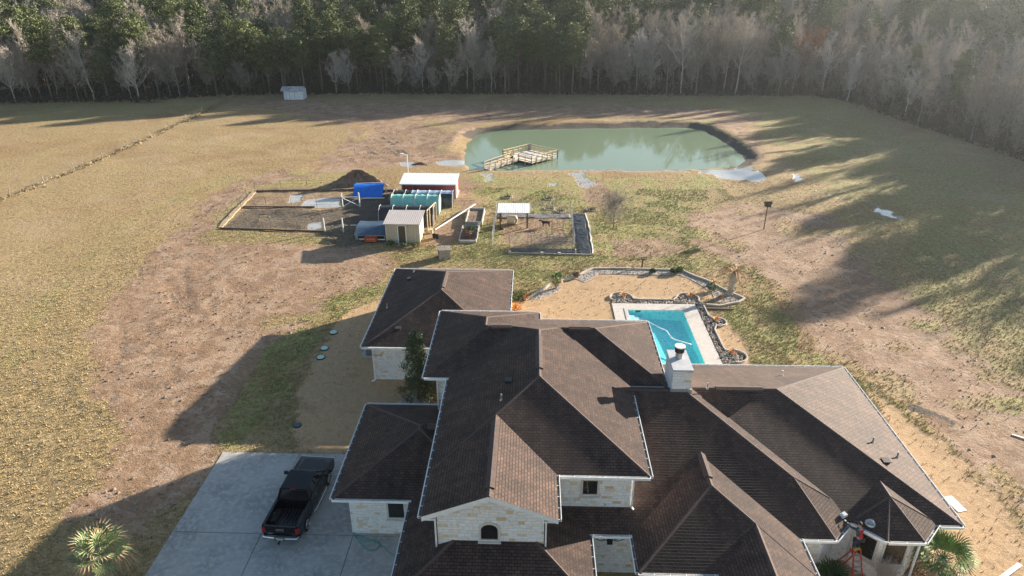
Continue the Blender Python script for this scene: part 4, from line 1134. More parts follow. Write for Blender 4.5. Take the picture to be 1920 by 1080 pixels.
# plastic tunnels
def tunnel(name, label, x0, x1, yc, r, h, mat, ribs=5, endmat=None, seed=0, split=None):
    o = thing(name, label, 'tunnel', ((x0 + x1) / 2, yc, 0), 0, 'plastic covered garden tunnels')
    rr = random.Random(seed); n = 12; nx_ = 22
    def cover(xa, xb, m_, nm='cover', k0=0, k1=n, off=0.0):
        s = MB(); cols = max(3, int((xb - xa) / 0.3))
        pts = []
        for i in range(cols + 1):
            x = xa + (xb - xa) * i / cols; sag = 0.035 * math.sin(math.pi * 2 * (x - x0) / ((x1 - x0) / ribs)) ** 2
            for k in range(k0, k1 + 1):
                th = math.pi * k / n; q = 1 - sag + rr.uniform(-.008, .008) + off
                zz = h * (math.sin(th) ** 0.72) * q; pts.append((x, yc - r * math.cos(th) * q, zz))
        m = k1 - k0 + 1; f = [(i * m + k, (i + 1) * m + k, (i + 1) * m + k + 1, i * m + k + 1) for i in range(cols) for k in range(m - 1)]
        s.add(pts, f); return stdbuild(s, nm, m_, o, smooth=True)
    if split:
        cover(x0, split, M['black_film'], 'cover'); cover(split, x1, mat, 'cover', 4, n); cover(split, x1, M['black_film'], 'side_curtain', 0, 4)
    else: cover(x0, x1, mat)
    for i in range(ribs + 1):
        x = x0 + (x1 - x0) * i / ribs; t_ = MB()
        t_.tube([(x, yc - r * 1.01 * math.cos(math.pi * k / n), h * 1.012 * (math.sin(math.pi * k / n) ** 0.72)) for k in range(n + 1)], 0.022, 5); stdbuild(t_, 'hoop', M['pvc'], o)
    if endmat:
        for x in (x0 + .03, x1 - .03):
            s = MB(); s.poly([(x, yc - r * math.cos(math.pi * k / n) * .98, h * .98 * (math.sin(math.pi * k / n) ** 0.72)) for k in range(n + 1)]); stdbuild(s, 'end_panel', endmat, o)
    return o
tunnel('hoop_tunnel', 'low tunnel half black film and half cloudy white film, in front of the red barn', -17.3, -9.85, 82.9, 1.35, 1.75, M['clear_film'], 5, M['black_film'], 3, split=-15.0)
tunnel('hoop_tunnel', 'bright green covered hoop tunnel in the middle of the row', -17.0, -11.15, 80.0, 1.2, 2.15, M['green_sheet'], 4, M['pale_green'], 4)
tunnel('hoop_tunnel', 'black film tunnel just behind the cream shed', -17.7, -11.35, 76.2, 1.3, 2.0, M['black_film'], 4, M['black_film'], 5)
# posts by the black tunnel's door
po = thing('door_frame_posts', 'pale timber posts at the open end of the black tunnel', 'posts', (-11.5, 74.6, 0))
w = MB()
for x, y, h_ in ((-11.75, 73.3, 2.5), (-11.55, 73.9, 2.5), (-11.3, 75.2, 2.3), (-11.25, 77.0, 2.2)): w.bar((x, y, 0), (x, y, h_), .10, .10)
w.bar((-11.75, 73.3, 2.45), (-11.25, 77.0, 2.2), .08, .08); stdbuild(w, 'post', M['wood_new'], po)
# blue tarp shelter
ts = thing('tarp_shelter', 'bright blue tarpaulin sheet stretched over a low frame beside the soil heap', 'tarpaulin', (-21.2, 86.1, 0))
s = MB(); pts = []; rr = random.Random(5)
for i in range(15):
    for k in range(10):
        u = i / 14; v_ = k / 9
        x = -23.2 + 3.8 * u + 0.1 * math.sin(v_ * 5); y = 84.7 + 0.45 * u + 2.6 * v_; z = 0.12 + 1.25 * math.sin(min(1, v_ * 1.25) * math.pi / 2) - 0.35 * max(0, v_ - .8) * 5 + rr.uniform(-.02, .02) - .10 * math.sin(math.pi * u) * v_
        pts.append((x, y, z))
s.add(pts, [(i * 10 + k, (i + 1) * 10 + k, (i + 1) * 10 + k + 1, i * 10 + k + 1) for i in range(14) for k in range(9)]); stdbuild(s, 'sheet', M['blue_tarp'], ts, smooth=True)
s = MB()
for a, b_ in (((-19.35, 87.9, 1.35), (-19.0, 86.3, 0)), ((-19.4, 87.6, 0), (-19.4, 87.6, 1.35)), ((-23.1, 87.2, 0), (-23.1, 87.2, 1.3)), ((-23.1, 87.2, 1.28), (-19.4, 87.6, 1.33))): s.bar(a, b_, .06)
stdbuild(s, 'frame', M['pvc'], ts)
# tarp covered workbench
wb = thing('covered_bench', 'long low shelf under a faded navy tarpaulin, left of the cream shed', 'bench', (-17.8, 71.8, 0))
s = MB(); pts = []
for i in range(13):
    for k in range(9):
        u = i / 12; v_ = k / 8
        pts.append((-19.45 + 3.55 * u, 70.2 + 3.2 * v_, (0.62 + 0.5 * min(1, v_ * 2.2)) + rr.uniform(-.02, .02) - .04 * math.sin(6 * u)))
s.add(pts, [(i * 9 + k, (i + 1) * 9 + k, (i + 1) * 9 + k + 1, i * 9 + k + 1) for i in range(12) for k in range(8)]); stdbuild(s, 'sheet', M['blue_dark'], wb, smooth=True)
s = MB(); s.box2((-19.4, 70.25, .5), (-16, 73.3, .6)); stdbuild(s, 'shelf', M['wood_grey'], wb)
for x in (-19.2, -17.6, -16.1):
    for y in (70.4, 73.1):
        s = MB(); s.box((x, y, .25), (.28 if x < -19 else .1, .2, .5)); stdbuild(s, 'leg', M['galv'] if x < -19 else M['wood_grey'], wb)
s = MB(); s.bar((-18.9, 70.15, .18), (-16.0, 70.05, .18), .1, .1); stdbuild(s, 'pipe', M['pvc'], wb)
oc = thing('orange_crate', 'bright orange plastic crate under the navy covered shelf', 'crate', (-17.55, 69.95, 0))
s = MB(); s.box2((-.65, -.3, .05), (.65, .3, .12)); 
for k in range(7): s.box2((-.65 + k * .2, -.3, .1), (-.55 + k * .2, -.26, .5)); s.box2((-.65 + k * .2, .26, .1), (-.55 + k * .2, .3, .5))
s.box2((-.65, -.3, .42), (.65, -.25, .52)); s.box2((-.65, .25, .42), (.65, .3, .52)); s.box2((-.65, -.3, .1), (-.6, .3, .5)); s.box2((.6, -.3, .1), (.65, .3, .5)); s.build('basket', M['orange'], oc)
# dirt heap
def heap(name, label, c, rx, ry, h, seed, mat):
    rr = random.Random(seed); n = 40; m = 14; pts = []; f = []
    for i in range(m + 1):
        for k in range(n):
            a = 2 * math.pi * k / n; q = i / m
            lump = 1 + .14 * math.sin(a * 3 + seed) + .09 * math.sin(a * 7 + 2 * seed)
            z = h * (1 - q ** 1.5) ** 1.3 * (1 + .22 * math.sin(5 * a + 3 * q)) * (1 + .35 * math.sin(a * 2 + 1) * q) + rr.uniform(-.09, .09) * h * (q > 0 and q < 1) * .7
            pts.append((c[0] + rx * q * lump * math.cos(a), c[1] + ry * q * lump * math.sin(a), max(-.05, z) if i < m else -.06))
    for i in range(m):
        for k in range(n): f.append((i * n + k, (i + 1) * n + k, (i + 1) * n + (k + 1) % n, i * n + (k + 1) % n))
    s = MB(); s.add([(x - c[0], y - c[1], z) for x, y, z in pts], f); o = s.build(name, mat, smooth=False, loc=(c[0], c[1], 0)); tag(o, label, 'soil heap'); return o
heap('soil_heap', 'big dark heap of dumped soil beside the blue tarpaulin', (-24.0, 91.0), 4.0, 2.1, 1.7, 2, M['soilm'])
heap('soil_heap', 'little dark mound of dirt near the puddles behind the red barn', (-16.9, 101.3), 1.3, .5, .3, 3, M['soilm'])

# ------------------------------------------------------------------ garden pens
def fence_run(t, pts, h, mats, spacing, pr=0.03, wires=(0.3, 0.7, 1.0), wr=0.006, gapends=False, lean=0.0):
    """posts (each its own part) and wires along a polyline"""
    for a, b_ in zip(pts[:-1], pts[1:]):
        A = Vector((a[0], a[1], 0)); B = Vector((b_[0], b_[1], 0)); L_ = (B - A).length; k = max(1, round(L_ / spacing))
        for i in range(k + (1 if b_ == pts[-1] else 0)):
            P_ = A + (B - A) * i / k
            s = MB(); s.tube([P_, P_ + Vector((random.uniform(-lean, lean), random.uniform(-lean, lean), h * random.uniform(.94, 1.05)))], pr, 6); stdbuild(s, 'post', mats[0], t)
        s = MB()
        for q in wires: s.bar(A + Vector((0, 0, h * q)), B + Vector((0, 0, h * q)), wr * 2, wr * 2)
        stdbuild(s, 'wire', mats[1], t)
M['tpost'] = plain('green_steel_post', (0.05, 0.06, 0.045), 0.6, 0.3)
M['wire'] = plain('wire', (0.16, 0.16, 0.155), 0.5, 0.2)
gf1 = thing('garden_fence', 'thin wire fence on dark stakes round the muddy vegetable plots', 'fence', (-30, 73.0, 0))
fence_run(gf1, [(-23.5, 72.75), (-35.9, 73.3), (-36.9, 87.5), (-23.2, 88.7)], 1.35, (M['tpost'], M['wire']), 3.3, .022)
gf2 = thing('garden_fence', 'low wire fence dividing the two muddy vegetable plots', 'fence', (-30, 81, 0))
fence_run(gf2, [(-36.2, 80.8), (-23.6, 81.2)], 1.25, (M['tpost'], M['wire']), 3.1, .022)
def edging(name, label, pts, w, h, mat, cat='edging', wob=0.04, z=0.0, seg=0.8):
    s = MB(); rr = random.Random(len(name) + int(abs(pts[0][0]) * 10)); P_ = []
    for a, b_ in zip(pts[:-1], pts[1:]):
        k = max(1, int(math.hypot(b_[0] - a[0], b_[1] - a[1]) / seg))
        for i in range(k): P_.append((a[0] + (b_[0] - a[0]) * i / k + rr.uniform(-wob, wob), a[1] + (b_[1] - a[1]) * i / k + rr.uniform(-wob, wob), z + h / 2 + rr.uniform(-.01, .01)))
    P_.append((pts[-1][0], pts[-1][1], z + h / 2))
    for a, b_ in zip(P_[:-1], P_[1:]): s.bar(a, b_, w * rr.uniform(.85, 1.15), h)
    o = s.build(name, mat); tag(o, label, cat); return o
edging('plot_bank', 'pale sandy strip along the left edge of the muddy plots', [(-35.9, 73.5), (-36.9, 87.4)], .5, .12, M['berm'], 'earth bank', .12)
edging('plot_bank', 'dark earth bank along the far edge of the muddy plots', [(-36.6, 87.6), (-23.0, 88.5), (-18, 88.2)], .6, .22, M['soilm'], 'earth bank', .15)
edging('plot_board', 'dark board edging along the near side of the muddy plots', [(-35.7, 73.3), (-23.5, 72.65)], .12, .16, M['wood_dark'], 'board', .03)
edging('plot_board', 'dark board edging between the two muddy plots', [(-36.0, 80.9), (-27.0, 81.1)], .12, .16, M['wood_dark'], 'board', .03)
# gates
g1 = thing('field_gate', 'white framed gate with crossed braces between the plots and the tunnels', 'gate', (-22.5, 81.4, 0))
for x, y in ((-23.55, 81.33), (-21.45, 81.55)): s = MB(); s.tube([(x, y, 0), (x - .03, y, 1.85)], .08, 8); stdbuild(s, 'post', M['pvc'], g1)
s = MB(); s.bar((-23.5, 81.33, 1.25), (-21.5, 81.55, 1.3), .07); s.bar((-23.5, 81.33, 1.2), (-21.5, 81.55, .1), .06); s.bar((-23.5, 81.33, .1), (-21.5, 81.55, 1.2), .06); stdbuild(s, 'brace', M['pvc'], g1)
g2 = thing('field_gate', 'open gateway of two white posts in front of the lower muddy plot', 'gate', (-22.4, 72.7, 0))
for x, y in ((-23.4, 72.64), (-21.3, 72.7)): s = MB(); s.tube([(x, y, 0), (x - .03, y, 1.68)], .075, 8); stdbuild(s, 'post', M['pvc'], g2)
s = MB(); s.bar((-23.4, 72.64, .1), (-21.3, 72.7, 1.1), .03); s.bar((-23.4, 72.64, .9), (-21.3, 72.7, .1), .02); stdbuild(s, 'brace', M['wire'], g2)
s = MB(); s.tube([(-21.6, 84.2, .25), (-18.9, 84.35, .25)], .07, 8); tag(s.build('loose_pipe', M['pvc']), 'white pipe lying in front of the blue tarpaulin', 'pipe')
s = MB(); s.tube([(-20.9, 74.4, .2), (-19.7, 74.45, .2)], .05, 8); tag(s.build('loose_pipe', M['pvc']), 'short grey pipe behind the navy covered shelf', 'pipe')
s = MB(); s.bar((-10.95, 73.5, .12), (-6.95, 81.4, .55), .13, .10); tag(s.build('long_board', M['pvc']), 'long white board lying diagonally beside the raised beds', 'board')
# raised beds
M['oldwood'] = plain('whitewashed_boards', (0.42, 0.40, 0.36), 0.8, 0.3, 4, 0.3)
def bed(label, x0, x1, y0, y1, h, frame, plant):
    t = thing('raised_bed', label, 'raised bed', ((x0 + x1) / 2, (y0 + y1) / 2, 0), 0, 'raised garden beds')
    for a, b_ in (((x0, y0), (x1, y0)), ((x1, y0), (x1, y1)), ((x1, y1), (x0, y1)), ((x0, y1), (x0, y0))):
        s = MB(); s.bar((a[0], a[1], h / 2), (b_[0], b_[1], h / 2), .12, h); stdbuild(s, 'side_board', frame, t)
    s = MB(); s.box2((x0 + .06, y0 + .06, 0), (x1 - .06, y1 - .06, h * .55)); stdbuild(s, 'soil', M['soilm'], t); return t
bd1 = bed('open raised bed with grey side boards and bare soil, farther of the two beds', -7.6, -5.72, 75.2, 80.1, .5, M['oldwood'], None)
s = MB(); s.box2((-7.55, 75.05, .0), (-5.75, 75.14, .55)); stdbuild(s, 'front_panel', M['galv'], bd1)
bd2 = bed('raised bed full of dry brown stalks and green weeds, nearer of the two beds', -7.85, -6.0, 69.85, 74.55, .3, M['oldwood'], None)
# pots
for x, y, lb in ((-10.75, 71.2, 'black bucket on the left of the pair beside the cream shed'), (-10.4, 71.0, 'black bucket on the right of the pair beside the cream shed')):
    s = MB(); s.tube([(0, 0, 0), (0, 0, .45), (0, 0, .45), (0, 0, .1)], [.17, .22, .19, .15], 14, caps=True); o = s.build('bucket', M['black_plastic'], loc=(x, y, 0)); tag(o, lb, 'bucket')
s = MB(); s.tube([(0, 0, 0), (0, 0, .5)], [.24, .28], 14); tag(s.build('planter', M['beige'], loc=(-11.3, 72.6, 0)), 'pale round planter by the corner of the cream shed', 'planter')
# pallet stack
ps = thing('pallet_stack', 'stack of weathered wooden pallets on the grass behind the rear wing', 'pallets', (-8.95, 65.6, 0), R(14))
for k in range(7):
    s = MB(); z = k * .155; a = random.uniform(-.04, .04)
    for i in range(7): s.box((-.55 + .183 * i, 0, z + .14), (.12, 1.2, .02), a)
    for i in range(3): s.box((0, -.54 + .54 * i, z + .07), (1.2, .1, .11), a)
    for i in range(3): s.box((-.5 + .5 * i, 0, z + .012), (.12, 1.2, .02), a)
    s.build('pallet', M['wood_grey'], ps)
# dog run
M['galvw'] = plain('galvanised_wire', (0.5, 0.5, 0.48), 0.5, 0.15)
run = thing('dog_run', 'wire fenced dog run on galvanised posts around worn ground', 'fence', (0, 68.3, 0))
fence_run(run, [(-4.15, 68.3), (-4.15, 79.6), (4.8, 79.8), (4.7, 68.5), (-2.3, 68.5)], 1.6, (M['galv'], M['galvw']), 2.3, .045, (.05, .18, .31, .44, .57, .7, .83, .97), .006)
can = thing('shade_canopy', 'open canopy with a pale ribbed metal roof on dark posts over the dog run', 'canopy', (-2.0, 75.6, 0))
slab_roof(can, -3.85, -.15, 74.2, 1.98, 76.95, 2.2, M['whiteroof'], .04)
for x, y in ((-3.55, 74.6), (-.45, 74.6), (-3.55, 76.6), (-.45, 76.6)): s = MB(); s.box2((x - .08, y - .08, 0), (x + .08, y + .08, 1.98 + (y - 74.3) * .06)); stdbuild(s, 'post', M['wood_dark'], can)
s = MB(); s.bar((-3.8, 74.6, 1.93), (-.2, 74.6, 1.93), .06, .1); stdbuild(s, 'beam', M['wood_dark'], can)
kn = thing('dog_kennel', 'beige round-topped dog kennel under the canopy', 'kennel', (-2.2, 76.0, 0), R(-20))
s = MB(); s.tube([(-.55, 0, .5), (-.5, 0, .5), (.45, 0, .5), (.5, 0, .5)], [.4, .52, .52, .46], 18); s.build('shell', M['beige'], kn)
s = MB(); s.tube([(.49, 0, .42), (.52, 0, .42)], .30, 16); s.build('doorway', M['dark'], kn)
s = MB(); s.tube([(0, 0, 0), (0, 0, .1), (0, 0, .1), (0, 0, .04)], [.2, .22, .17, .15], 14); tag(s.build('feed_bowl', M['black_plastic'], loc=(-3.4, 74.1, .0)), 'black feeding bowl in the shade under the canopy', 'bowl')
def film(name, label, x0, x1, y0, y1, seed, mat, amp=.10, rotn=0):
    rr = np.random.default_rng(seed); nx_ = max(8, int((x1 - x0) / .14)); ny_ = max(8, int((y1 - y0) / .14))
    XX, YY = np.meshgrid(np.linspace(x0, x1, nx_ + 1), np.linspace(y0, y1, ny_ + 1)); Q = np.stack([XX.ravel(), YY.ravel()], 1)
    z = .05 + amp * (np.abs(vnoise(Q * [1, .7], .35, seed) - .5) * 1.4 + .6 * vnoise(Q, .9, seed + 1)) ; edge = (np.minimum(np.minimum(Q[:, 0] - x0, x1 - Q[:, 0]), np.minimum(Q[:, 1] - y0, y1 - Q[:, 1])) < .05)
    z = np.where(edge, .02, z); Q = Q + (np.stack([vnoise(Q, .8, seed + 2), vnoise(Q, .8, seed + 3)], 1) - .5) * .25 * edge[:, None]
    id_ = np.arange((nx_ + 1) * (ny_ + 1)).reshape(ny_ + 1, nx_ + 1); f = np.column_stack([id_[:-1, :-1].ravel(), id_[:-1, 1:].ravel(), id_[1:, 1:].ravel(), id_[1:, :-1].ravel()])
    cx_, cy_ = (x0 + x1) / 2, (y0 + y1) / 2
    me = np_mesh(name, np.column_stack([Q[:, 0] - cx_, Q[:, 1] - cy_, z]), f, mat); me.polygons.foreach_set('use_smooth', [True] * len(me.polygons)); me.update()
    o = link(bpy.data.objects.new(name, me)); o.location = (cx_, cy_, 0); tag(o, label, 'ground sheet', 'black film ground sheets'); return o
film('ground_sheet', 'wide wrinkled black film sheet along the right side of the dog run', 4.95, 6.45, 66.8, 79.6, 11, M['black_film'], .16)
film('ground_sheet', 'narrow black film strip along the near side of the dog run', -2.2, 4.9, 67.0, 68.25, 12, M['black_film'], .14)
M['grey_film'] = plain('dusty_grey_film', (0.20, 0.185, 0.175), 0.6, 0.5, 2.5, 0.5, bd=0.05)
film('ground_sheet', 'dusty grey film strip along the far side of the dog run', -4.0, 4.8, 77.9, 79.4, 13, M['grey_film'], .10)
wood_w = []
edging('timber_edging', 'white timber edging outside the black film right of the dog run', [(6.6, 79.6), (6.75, 74), (6.5, 66.9)], .12, .16, M['pvc'], 'timber', .06)
edging('timber_edging', 'weathered timber edging along the near black film strip', [(-2.3, 66.95), (6.4, 66.7)], .12, .14, M['wood_grey'], 'timber', .04)
for x, y, lb in ((-2.2, 67.0, 'leftmost'), (1.2, 66.85, 'second from the left'), (3.0, 66.8, 'third from the left')):
    s = MB(); s.box((0, 0, .13), (.32, .2, .24), .1); tag(s.build('concrete_block', M['deck'], loc=(x, y, 0)), 'pale block holding down the near black film, ' + lb, 'block', 'blocks on the near film')
# bird house on a pole
bh = thing('bird_house', 'dark bird house on a tall rusty pole in the bare ground on the right', 'bird house', (26.71, 74.96, 0))
s = MB(); s.tube([(0, 0, 0), (0, 0, 2.75)], .06, 8); s.build('pole', plain('rusty_pole', (0.13, 0.06, 0.045), 0.8, 0.3), bh)
s = MB(); s.box((0, 0, 2.95), (.62, .5, .38)); s.build('nest_box', M['wood_dark'], bh)
s = MB(); s.add([(-.42, -.35, 3.14), (.42, -.35, 3.14), (.42, .35, 3.14), (-.42, .35, 3.14), (-.42, 0, 3.34), (.42, 0, 3.34)], [(0, 1, 5, 4), (3, 4, 5, 2), (0, 4, 3), (1, 2, 5), (0, 3, 2, 1)]); s.build('roof', M['wood_dark'], bh)
s = MB()
for x in (-.15, .15): s.tube([(x, -.255, 2.95), (x, -.262, 2.95)], .05, 10)
s.build('entrance_hole', M['dark'], bh)
# pole behind the barn with a small white plate on top, no lamp
lp = thing('barn_pole', 'thin pale pole with a small white plate on top behind the red barn', 'lamp post', (-16.6, 89.6, 0))
s = MB(); s.tube([(0, 0, 0), (0, 0, 4.6)], .055, 8); s.build('pole', M['pvc'], lp)
s = MB(); s.bar((0, 0, 4.55), (-.75, 0, 4.7), .05); s.box((-.7, 0, 4.68), (.42, .25, .1)); s.build('pole_top', M['white'], lp)
sp_ = thing('garden_post', 'short dark post with a small cap on the grass behind the lawn edging', 'post', (11.25, 63.89, 0))
s = MB(); s.box((0, 0, .4), (.14, .14, .8)); s.build('post', M['wood_dark'], sp_); s = MB(); s.box((0, 0, .82), (.3, .22, .08)); s.build('cap', M['black_plastic'], sp_)

# ------------------------------------------------------------------ fishing dock
dock = thing('fishing_dock', 'new timber dock with railings and an angled walkway standing in the pond', 'dock', (0, 104, 0))
ZD = 0.30; ZR = 1.28
# platform corners and walkway (plan)
pA, pB, pC, pD = (-4.5, 105.3), (-.4, 109.5), (4.0, 105.7), (-.05, 101.6)
wk1, wk2 = (-7.05, 99.6), (-6.2, 98.75); wj1, wj2 = (-3.2, 103.9), (-2.0, 103.3)
s = MB(); s.prism([pA, wj2, pD, pC, pB], ZD - .10, ZD); stdbuild(s, 'deck_boards', M['wood_deck'], dock)
s = MB(); s.add([(wk1[0], wk1[1], -.02), (wk2[0], wk2[1], -.02), (wj2[0], wj2[1], ZD - .01), (wj1[0], wj1[1], ZD - .01), (wk1[0], wk1[1], -.12), (wk2[0], wk2[1], -.12), (wj2[0], wj2[1], ZD - .12), (wj1[0], wj1[1], ZD - .12)], [(0, 1, 2, 3), (4, 7, 6, 5), (0, 4, 5, 1), (1, 5, 6, 2), (2, 6, 7, 3), (3, 7, 4, 0)]); stdbuild(s, 'walkway', M['wood_deck'], dock)
def railing(a, b_, za, zb, n):
    A = Vector((a[0], a[1], za)); B = Vector((b_[0], b_[1], zb)); s = MB()
    for q, w_ in ((.98, .07), (.55, .04), (.18, .04)): s.bar(A + Vector((0, 0, q)), B + Vector((0, 0, q)), .05, .13 if q < .9 else .09)
    stdbuild(s, 'rail', M['wood_new'], dock)
    for i in range(n + 1):
        P_ = A + (B - A) * i / n; s = MB(); s.box2((P_.x - .055, P_.y - .055, -1.1), (P_.x + .055, P_.y + .055, P_.z + .96)); stdbuild(s, 'post', M['wood_new'], dock)
railing(pA, pB, ZD, ZD, 5); railing(pB, pC, ZD, ZD, 5); railing(pC, pD, ZD, ZD, 5); railing(pD, wj2, ZD, ZD, 2)
railing(wk1, wj1, 0, ZD, 4); railing(wk2, wj2, 0, ZD, 5); railing(wj1, pA, ZD, ZD, 1)
s = MB(); s.box2((-.1, 109.2, ZD), (-.7, 109.45, 1.3)); stdbuild(s, 'corner_post', M['wood_grey'], dock)
bk = thing('dock_seat', 'dark folding chair on the dock walkway', 'chair', (-2.9, 102.9, .2), R(30))
s = MB(); s.box((0, 0, .42), (.48, .45, .04)); s.box((0, .22, .68), (.48, .04, .5)); s.build('seat', M['black_plastic'], bk)
for x in (-.2, .2):
    for y in (-.2, .2): s = MB(); s.bar((x, y, 0), (x, y, .42), .04); s.build('leg', M['black_plastic'], bk)

# ------------------------------------------------------------------ pasture fence
pf = thing('pasture_fence', 'long wire fence on grey wooden posts crossing the dry pasture on the left', 'fence', (-66.5, 117, 0))
fence_run(pf, [(-68.5, 78), (-66.6, 96), (-66.2, 117), (-66.4, 138), (-67.5, 157)], 1.3, (M['wood_grey'], M['wire']), 6.5, .05, (.3, .6, .9), .004, lean=.15)

# ------------------------------------------------------------------ things close to the house
ac = thing('air_conditioner', 'dark air conditioning unit on a pad beside the rear wing', 'air conditioner', (-12.35, 46.2, 0))
s = MB(); s.box2((-.75, -.6, 0), (.6, .6, .09)); s.build('pad', M['concrete'], ac)
s = MB(); s.box2((-.38, -.38, .09), (.38, .38, .92)); s.build('cabinet', plain('louvred_cabinet', (0.08, 0.09, 0.10), 0.5, 0.2), ac, bevel=.02)
s = MB()
for k in range(9): s.box2((-.39, -.39, .18 + k * .075), (.39, .39, .195 + k * .075))
s.tube([(.27 * math.cos(k / 12 * math.pi), .27 * math.sin(k / 12 * math.pi), .94) for k in range(25)], .015, 5); s.build('louvre', M['galv'], ac)
for (x, y), lb in ((at(625.6, 624)[:2], 'farthest of three pale green round lids in the lawn beside the house'), (at(608.4, 654)[:2], 'middle one of three pale green round lids in the lawn beside the house'), (at(601.5, 671)[:2], 'nearest of three pale green round lids in the lawn beside the house')):
    t_ = thing('septic_lid', lb, 'lid', (x, y, 0), 0, 'septic lids in the side lawn')
    s = MB(); s.cyl((0, 0, -.05), .34, .12, 24); s.build('riser', M['black_plastic'], t_)
    s = MB(); s.tube([(0, 0, .07), (0, 0, .10), (0, 0, .12)], [.29, .28, .12], 24); s.build('cover', plain('pale_green_lid', (0.42, 0.62, 0.55), 0.5, 0.08), t_)
x, y = at(558, 798)[:2]; t_ = thing('drain_cover', 'dark round cover in the lawn beyond the driveway', 'lid', (x, y, 0))
s = MB(); s.cyl((0, 0, -.05), .28, .10, 22); s.build('rim', M['black_plastic'], t_); s = MB(); s.cyl((0, 0, .05), .22, .03, 22); s.build('cover', M['blue_dark'], t_)
# garden hose
hz = [at(px, py, SL + .03) for px, py in ((661, 985), (662, 997), (668, 1006), (680, 1013), (692, 1015), (702, 1012), (711, 1016), (712, 1024), (706, 1030), (694, 1032), (684, 1027), (674, 1017), (665, 1004), (671, 1003), (684, 1008), (700, 1014), (714, 1022), (726, 1031), (735, 1040), (742, 1044))]
s = MB(); s.tube(hz, .018, 6); tag(s.build('garden_hose', M['hose'], smooth=True), 'teal garden hose looped on the concrete by the garage wing corner', 'hose')
s = MB(); s.box2((-9.2, 24.2, SL), (-6.4, 26.8, SL + .004)); 
# white panel and boards on the right-hand lawn
s = MB(); s.box((0, 0, .04), (.55, 1.15, .05)); o = s.build('white_panel', M['white'], loc=at(1790, 946)); o.rotation_euler = (0.05, 0, .25); tag(o, 'flat white panel lying on the dry lawn beside the right roof corner', 'panel')
s = MB(); s.box((0, 0, .05), (2.4, .22, .05)); o = s.build('plank', M['white'], loc=at(1888, 1077)); o.rotation_euler = (0, 0, .55); tag(o, 'white plank lying on the dry lawn at the lower right corner', 'plank')
s = MB(); s.box((0, 0, .05), (1.2, .1, .05)); o = s.build('plank', M['white'], loc=at(1918, 822)); o.rotation_euler = (0, 0, -.6); tag(o, 'thin white strip lying on the bare soil at the right edge', 'plank')

# ------------------------------------------------------------------ planting beds: edging and gravel
M['stone_edge'] = plain('stone_edging', (0.46, 0.42, 0.37), 0.85, 0.15, 4, 0.3)
E1 = [tuple(at(*p)[:2]) for p in ((986, 564), (1012, 547), (1030, 537), (1043, 531), (1058, 527), (1080, 520), (1100, 510), (1113, 505))]
E2 = [tuple(at(*p)[:2]) for p in ((1113, 505), (1150, 504), (1278, 508), (1303, 519), (1329, 528), (1349, 540), (1375, 552), (1396, 561), (1385, 568), (1350, 575), (1311, 571))]
edging('bed_edging', 'white stone edging curving from the rear wing to the back of the lawn', E1, .16, .22, M['stone_edge'], 'edging', .05, seg=.5)
edging('bed_edging', 'white stone edging along the back and right of the dormant lawn', E2, .14, .18, M['stone_edge'], 'edging', .03, seg=.6)
def arc(cx_, cy_, r, a0, a1, n=10): return [(cx_ + r * math.cos(R(a0 + (a1 - a0) * k / n)), cy_ + r * math.sin(R(a0 + (a1 - a0) * k / n))) for k in range(n + 1)]
EB = arc(8.35, 56.6, 1.05, 200, -10) + [(10.0, 56.3), (13.0, 56.3)] + arc(14.4, 56.7, 1.0, 170, -30) + [(15.5, 55.4), (15.5, 53.3)] + arc(16.0, 52.2, .75, 110, -110) + [(15.45, 50.8), (15.45, 47.8)] + arc(16.0, 46.6, .95, 120, -100)
edging('bed_edging', 'pale curved edging round the rock bed beside the pool deck', EB, .10, .16, M['stone_edge'], 'edging', .0, seg=.4)
M['rock'] = mat_leaf('river_rock', (0.08, 0.05, 0.035), (0.75, 0.66, 0.54), .8)
M['gravel'] = plain('grey_gravel', (0.36, 0.32, 0.29), 0.9, 0.45, 14, 0.6, bd=0.04)
def flat(name, label, poly, mat, z=.03):
    s = MB(); s.prism(poly, -.06, z); o = s.build(name, mat); tag(o, label, kind='structure'); return o
B1 = [tuple(at(*p)[:2]) for p in ((992, 563), (1020, 546), (1046, 533), (1055, 540), (1040, 550), (1010, 562))]
B2 = [tuple(at(*p)[:2]) for p in ((1078, 523), (1100, 511), (1114, 506), (1278, 509), (1302, 520), (1328, 529), (1348, 541), (1393, 561), (1372, 570), (1340, 566), (1336, 552), (1318, 537), (1290, 522), (1270, 516), (1122, 514), (1112, 521), (1096, 530))]
B1.reverse(); B2.reverse()
flat('gravel_bed', 'grey gravel bed in the lawn corner by the rear wing', B1, M['gravel']); flat('gravel_bed', 'grey gravel bed along the back edge of the lawn', B2, M['gravel'])
RB = [(7.3, 55.52), (14.8, 55.52), (14.8, 44.8), (16.0, 45.6), (16.9, 46.6), (16.0, 47.5), (15.42, 47.8), (15.42, 50.9), (16.0, 51.45), (16.7, 52.2), (16.0, 52.95), (15.45, 53.3), (15.45, 55.4), (15.3, 56.6), (14.4, 57.6), (13.5, 57.0), (13.0, 56.25), (10.0, 56.25), (9.3, 56.6), (8.35, 57.6), (7.4, 56.8)]
soilb = plain('bed_soil', (0.09, 0.065, 0.05), 0.95, 0.3, 4, 0.4)
flat('rock_bed', 'dark soil under the river rock along the pool deck', RB, soilb, .02)
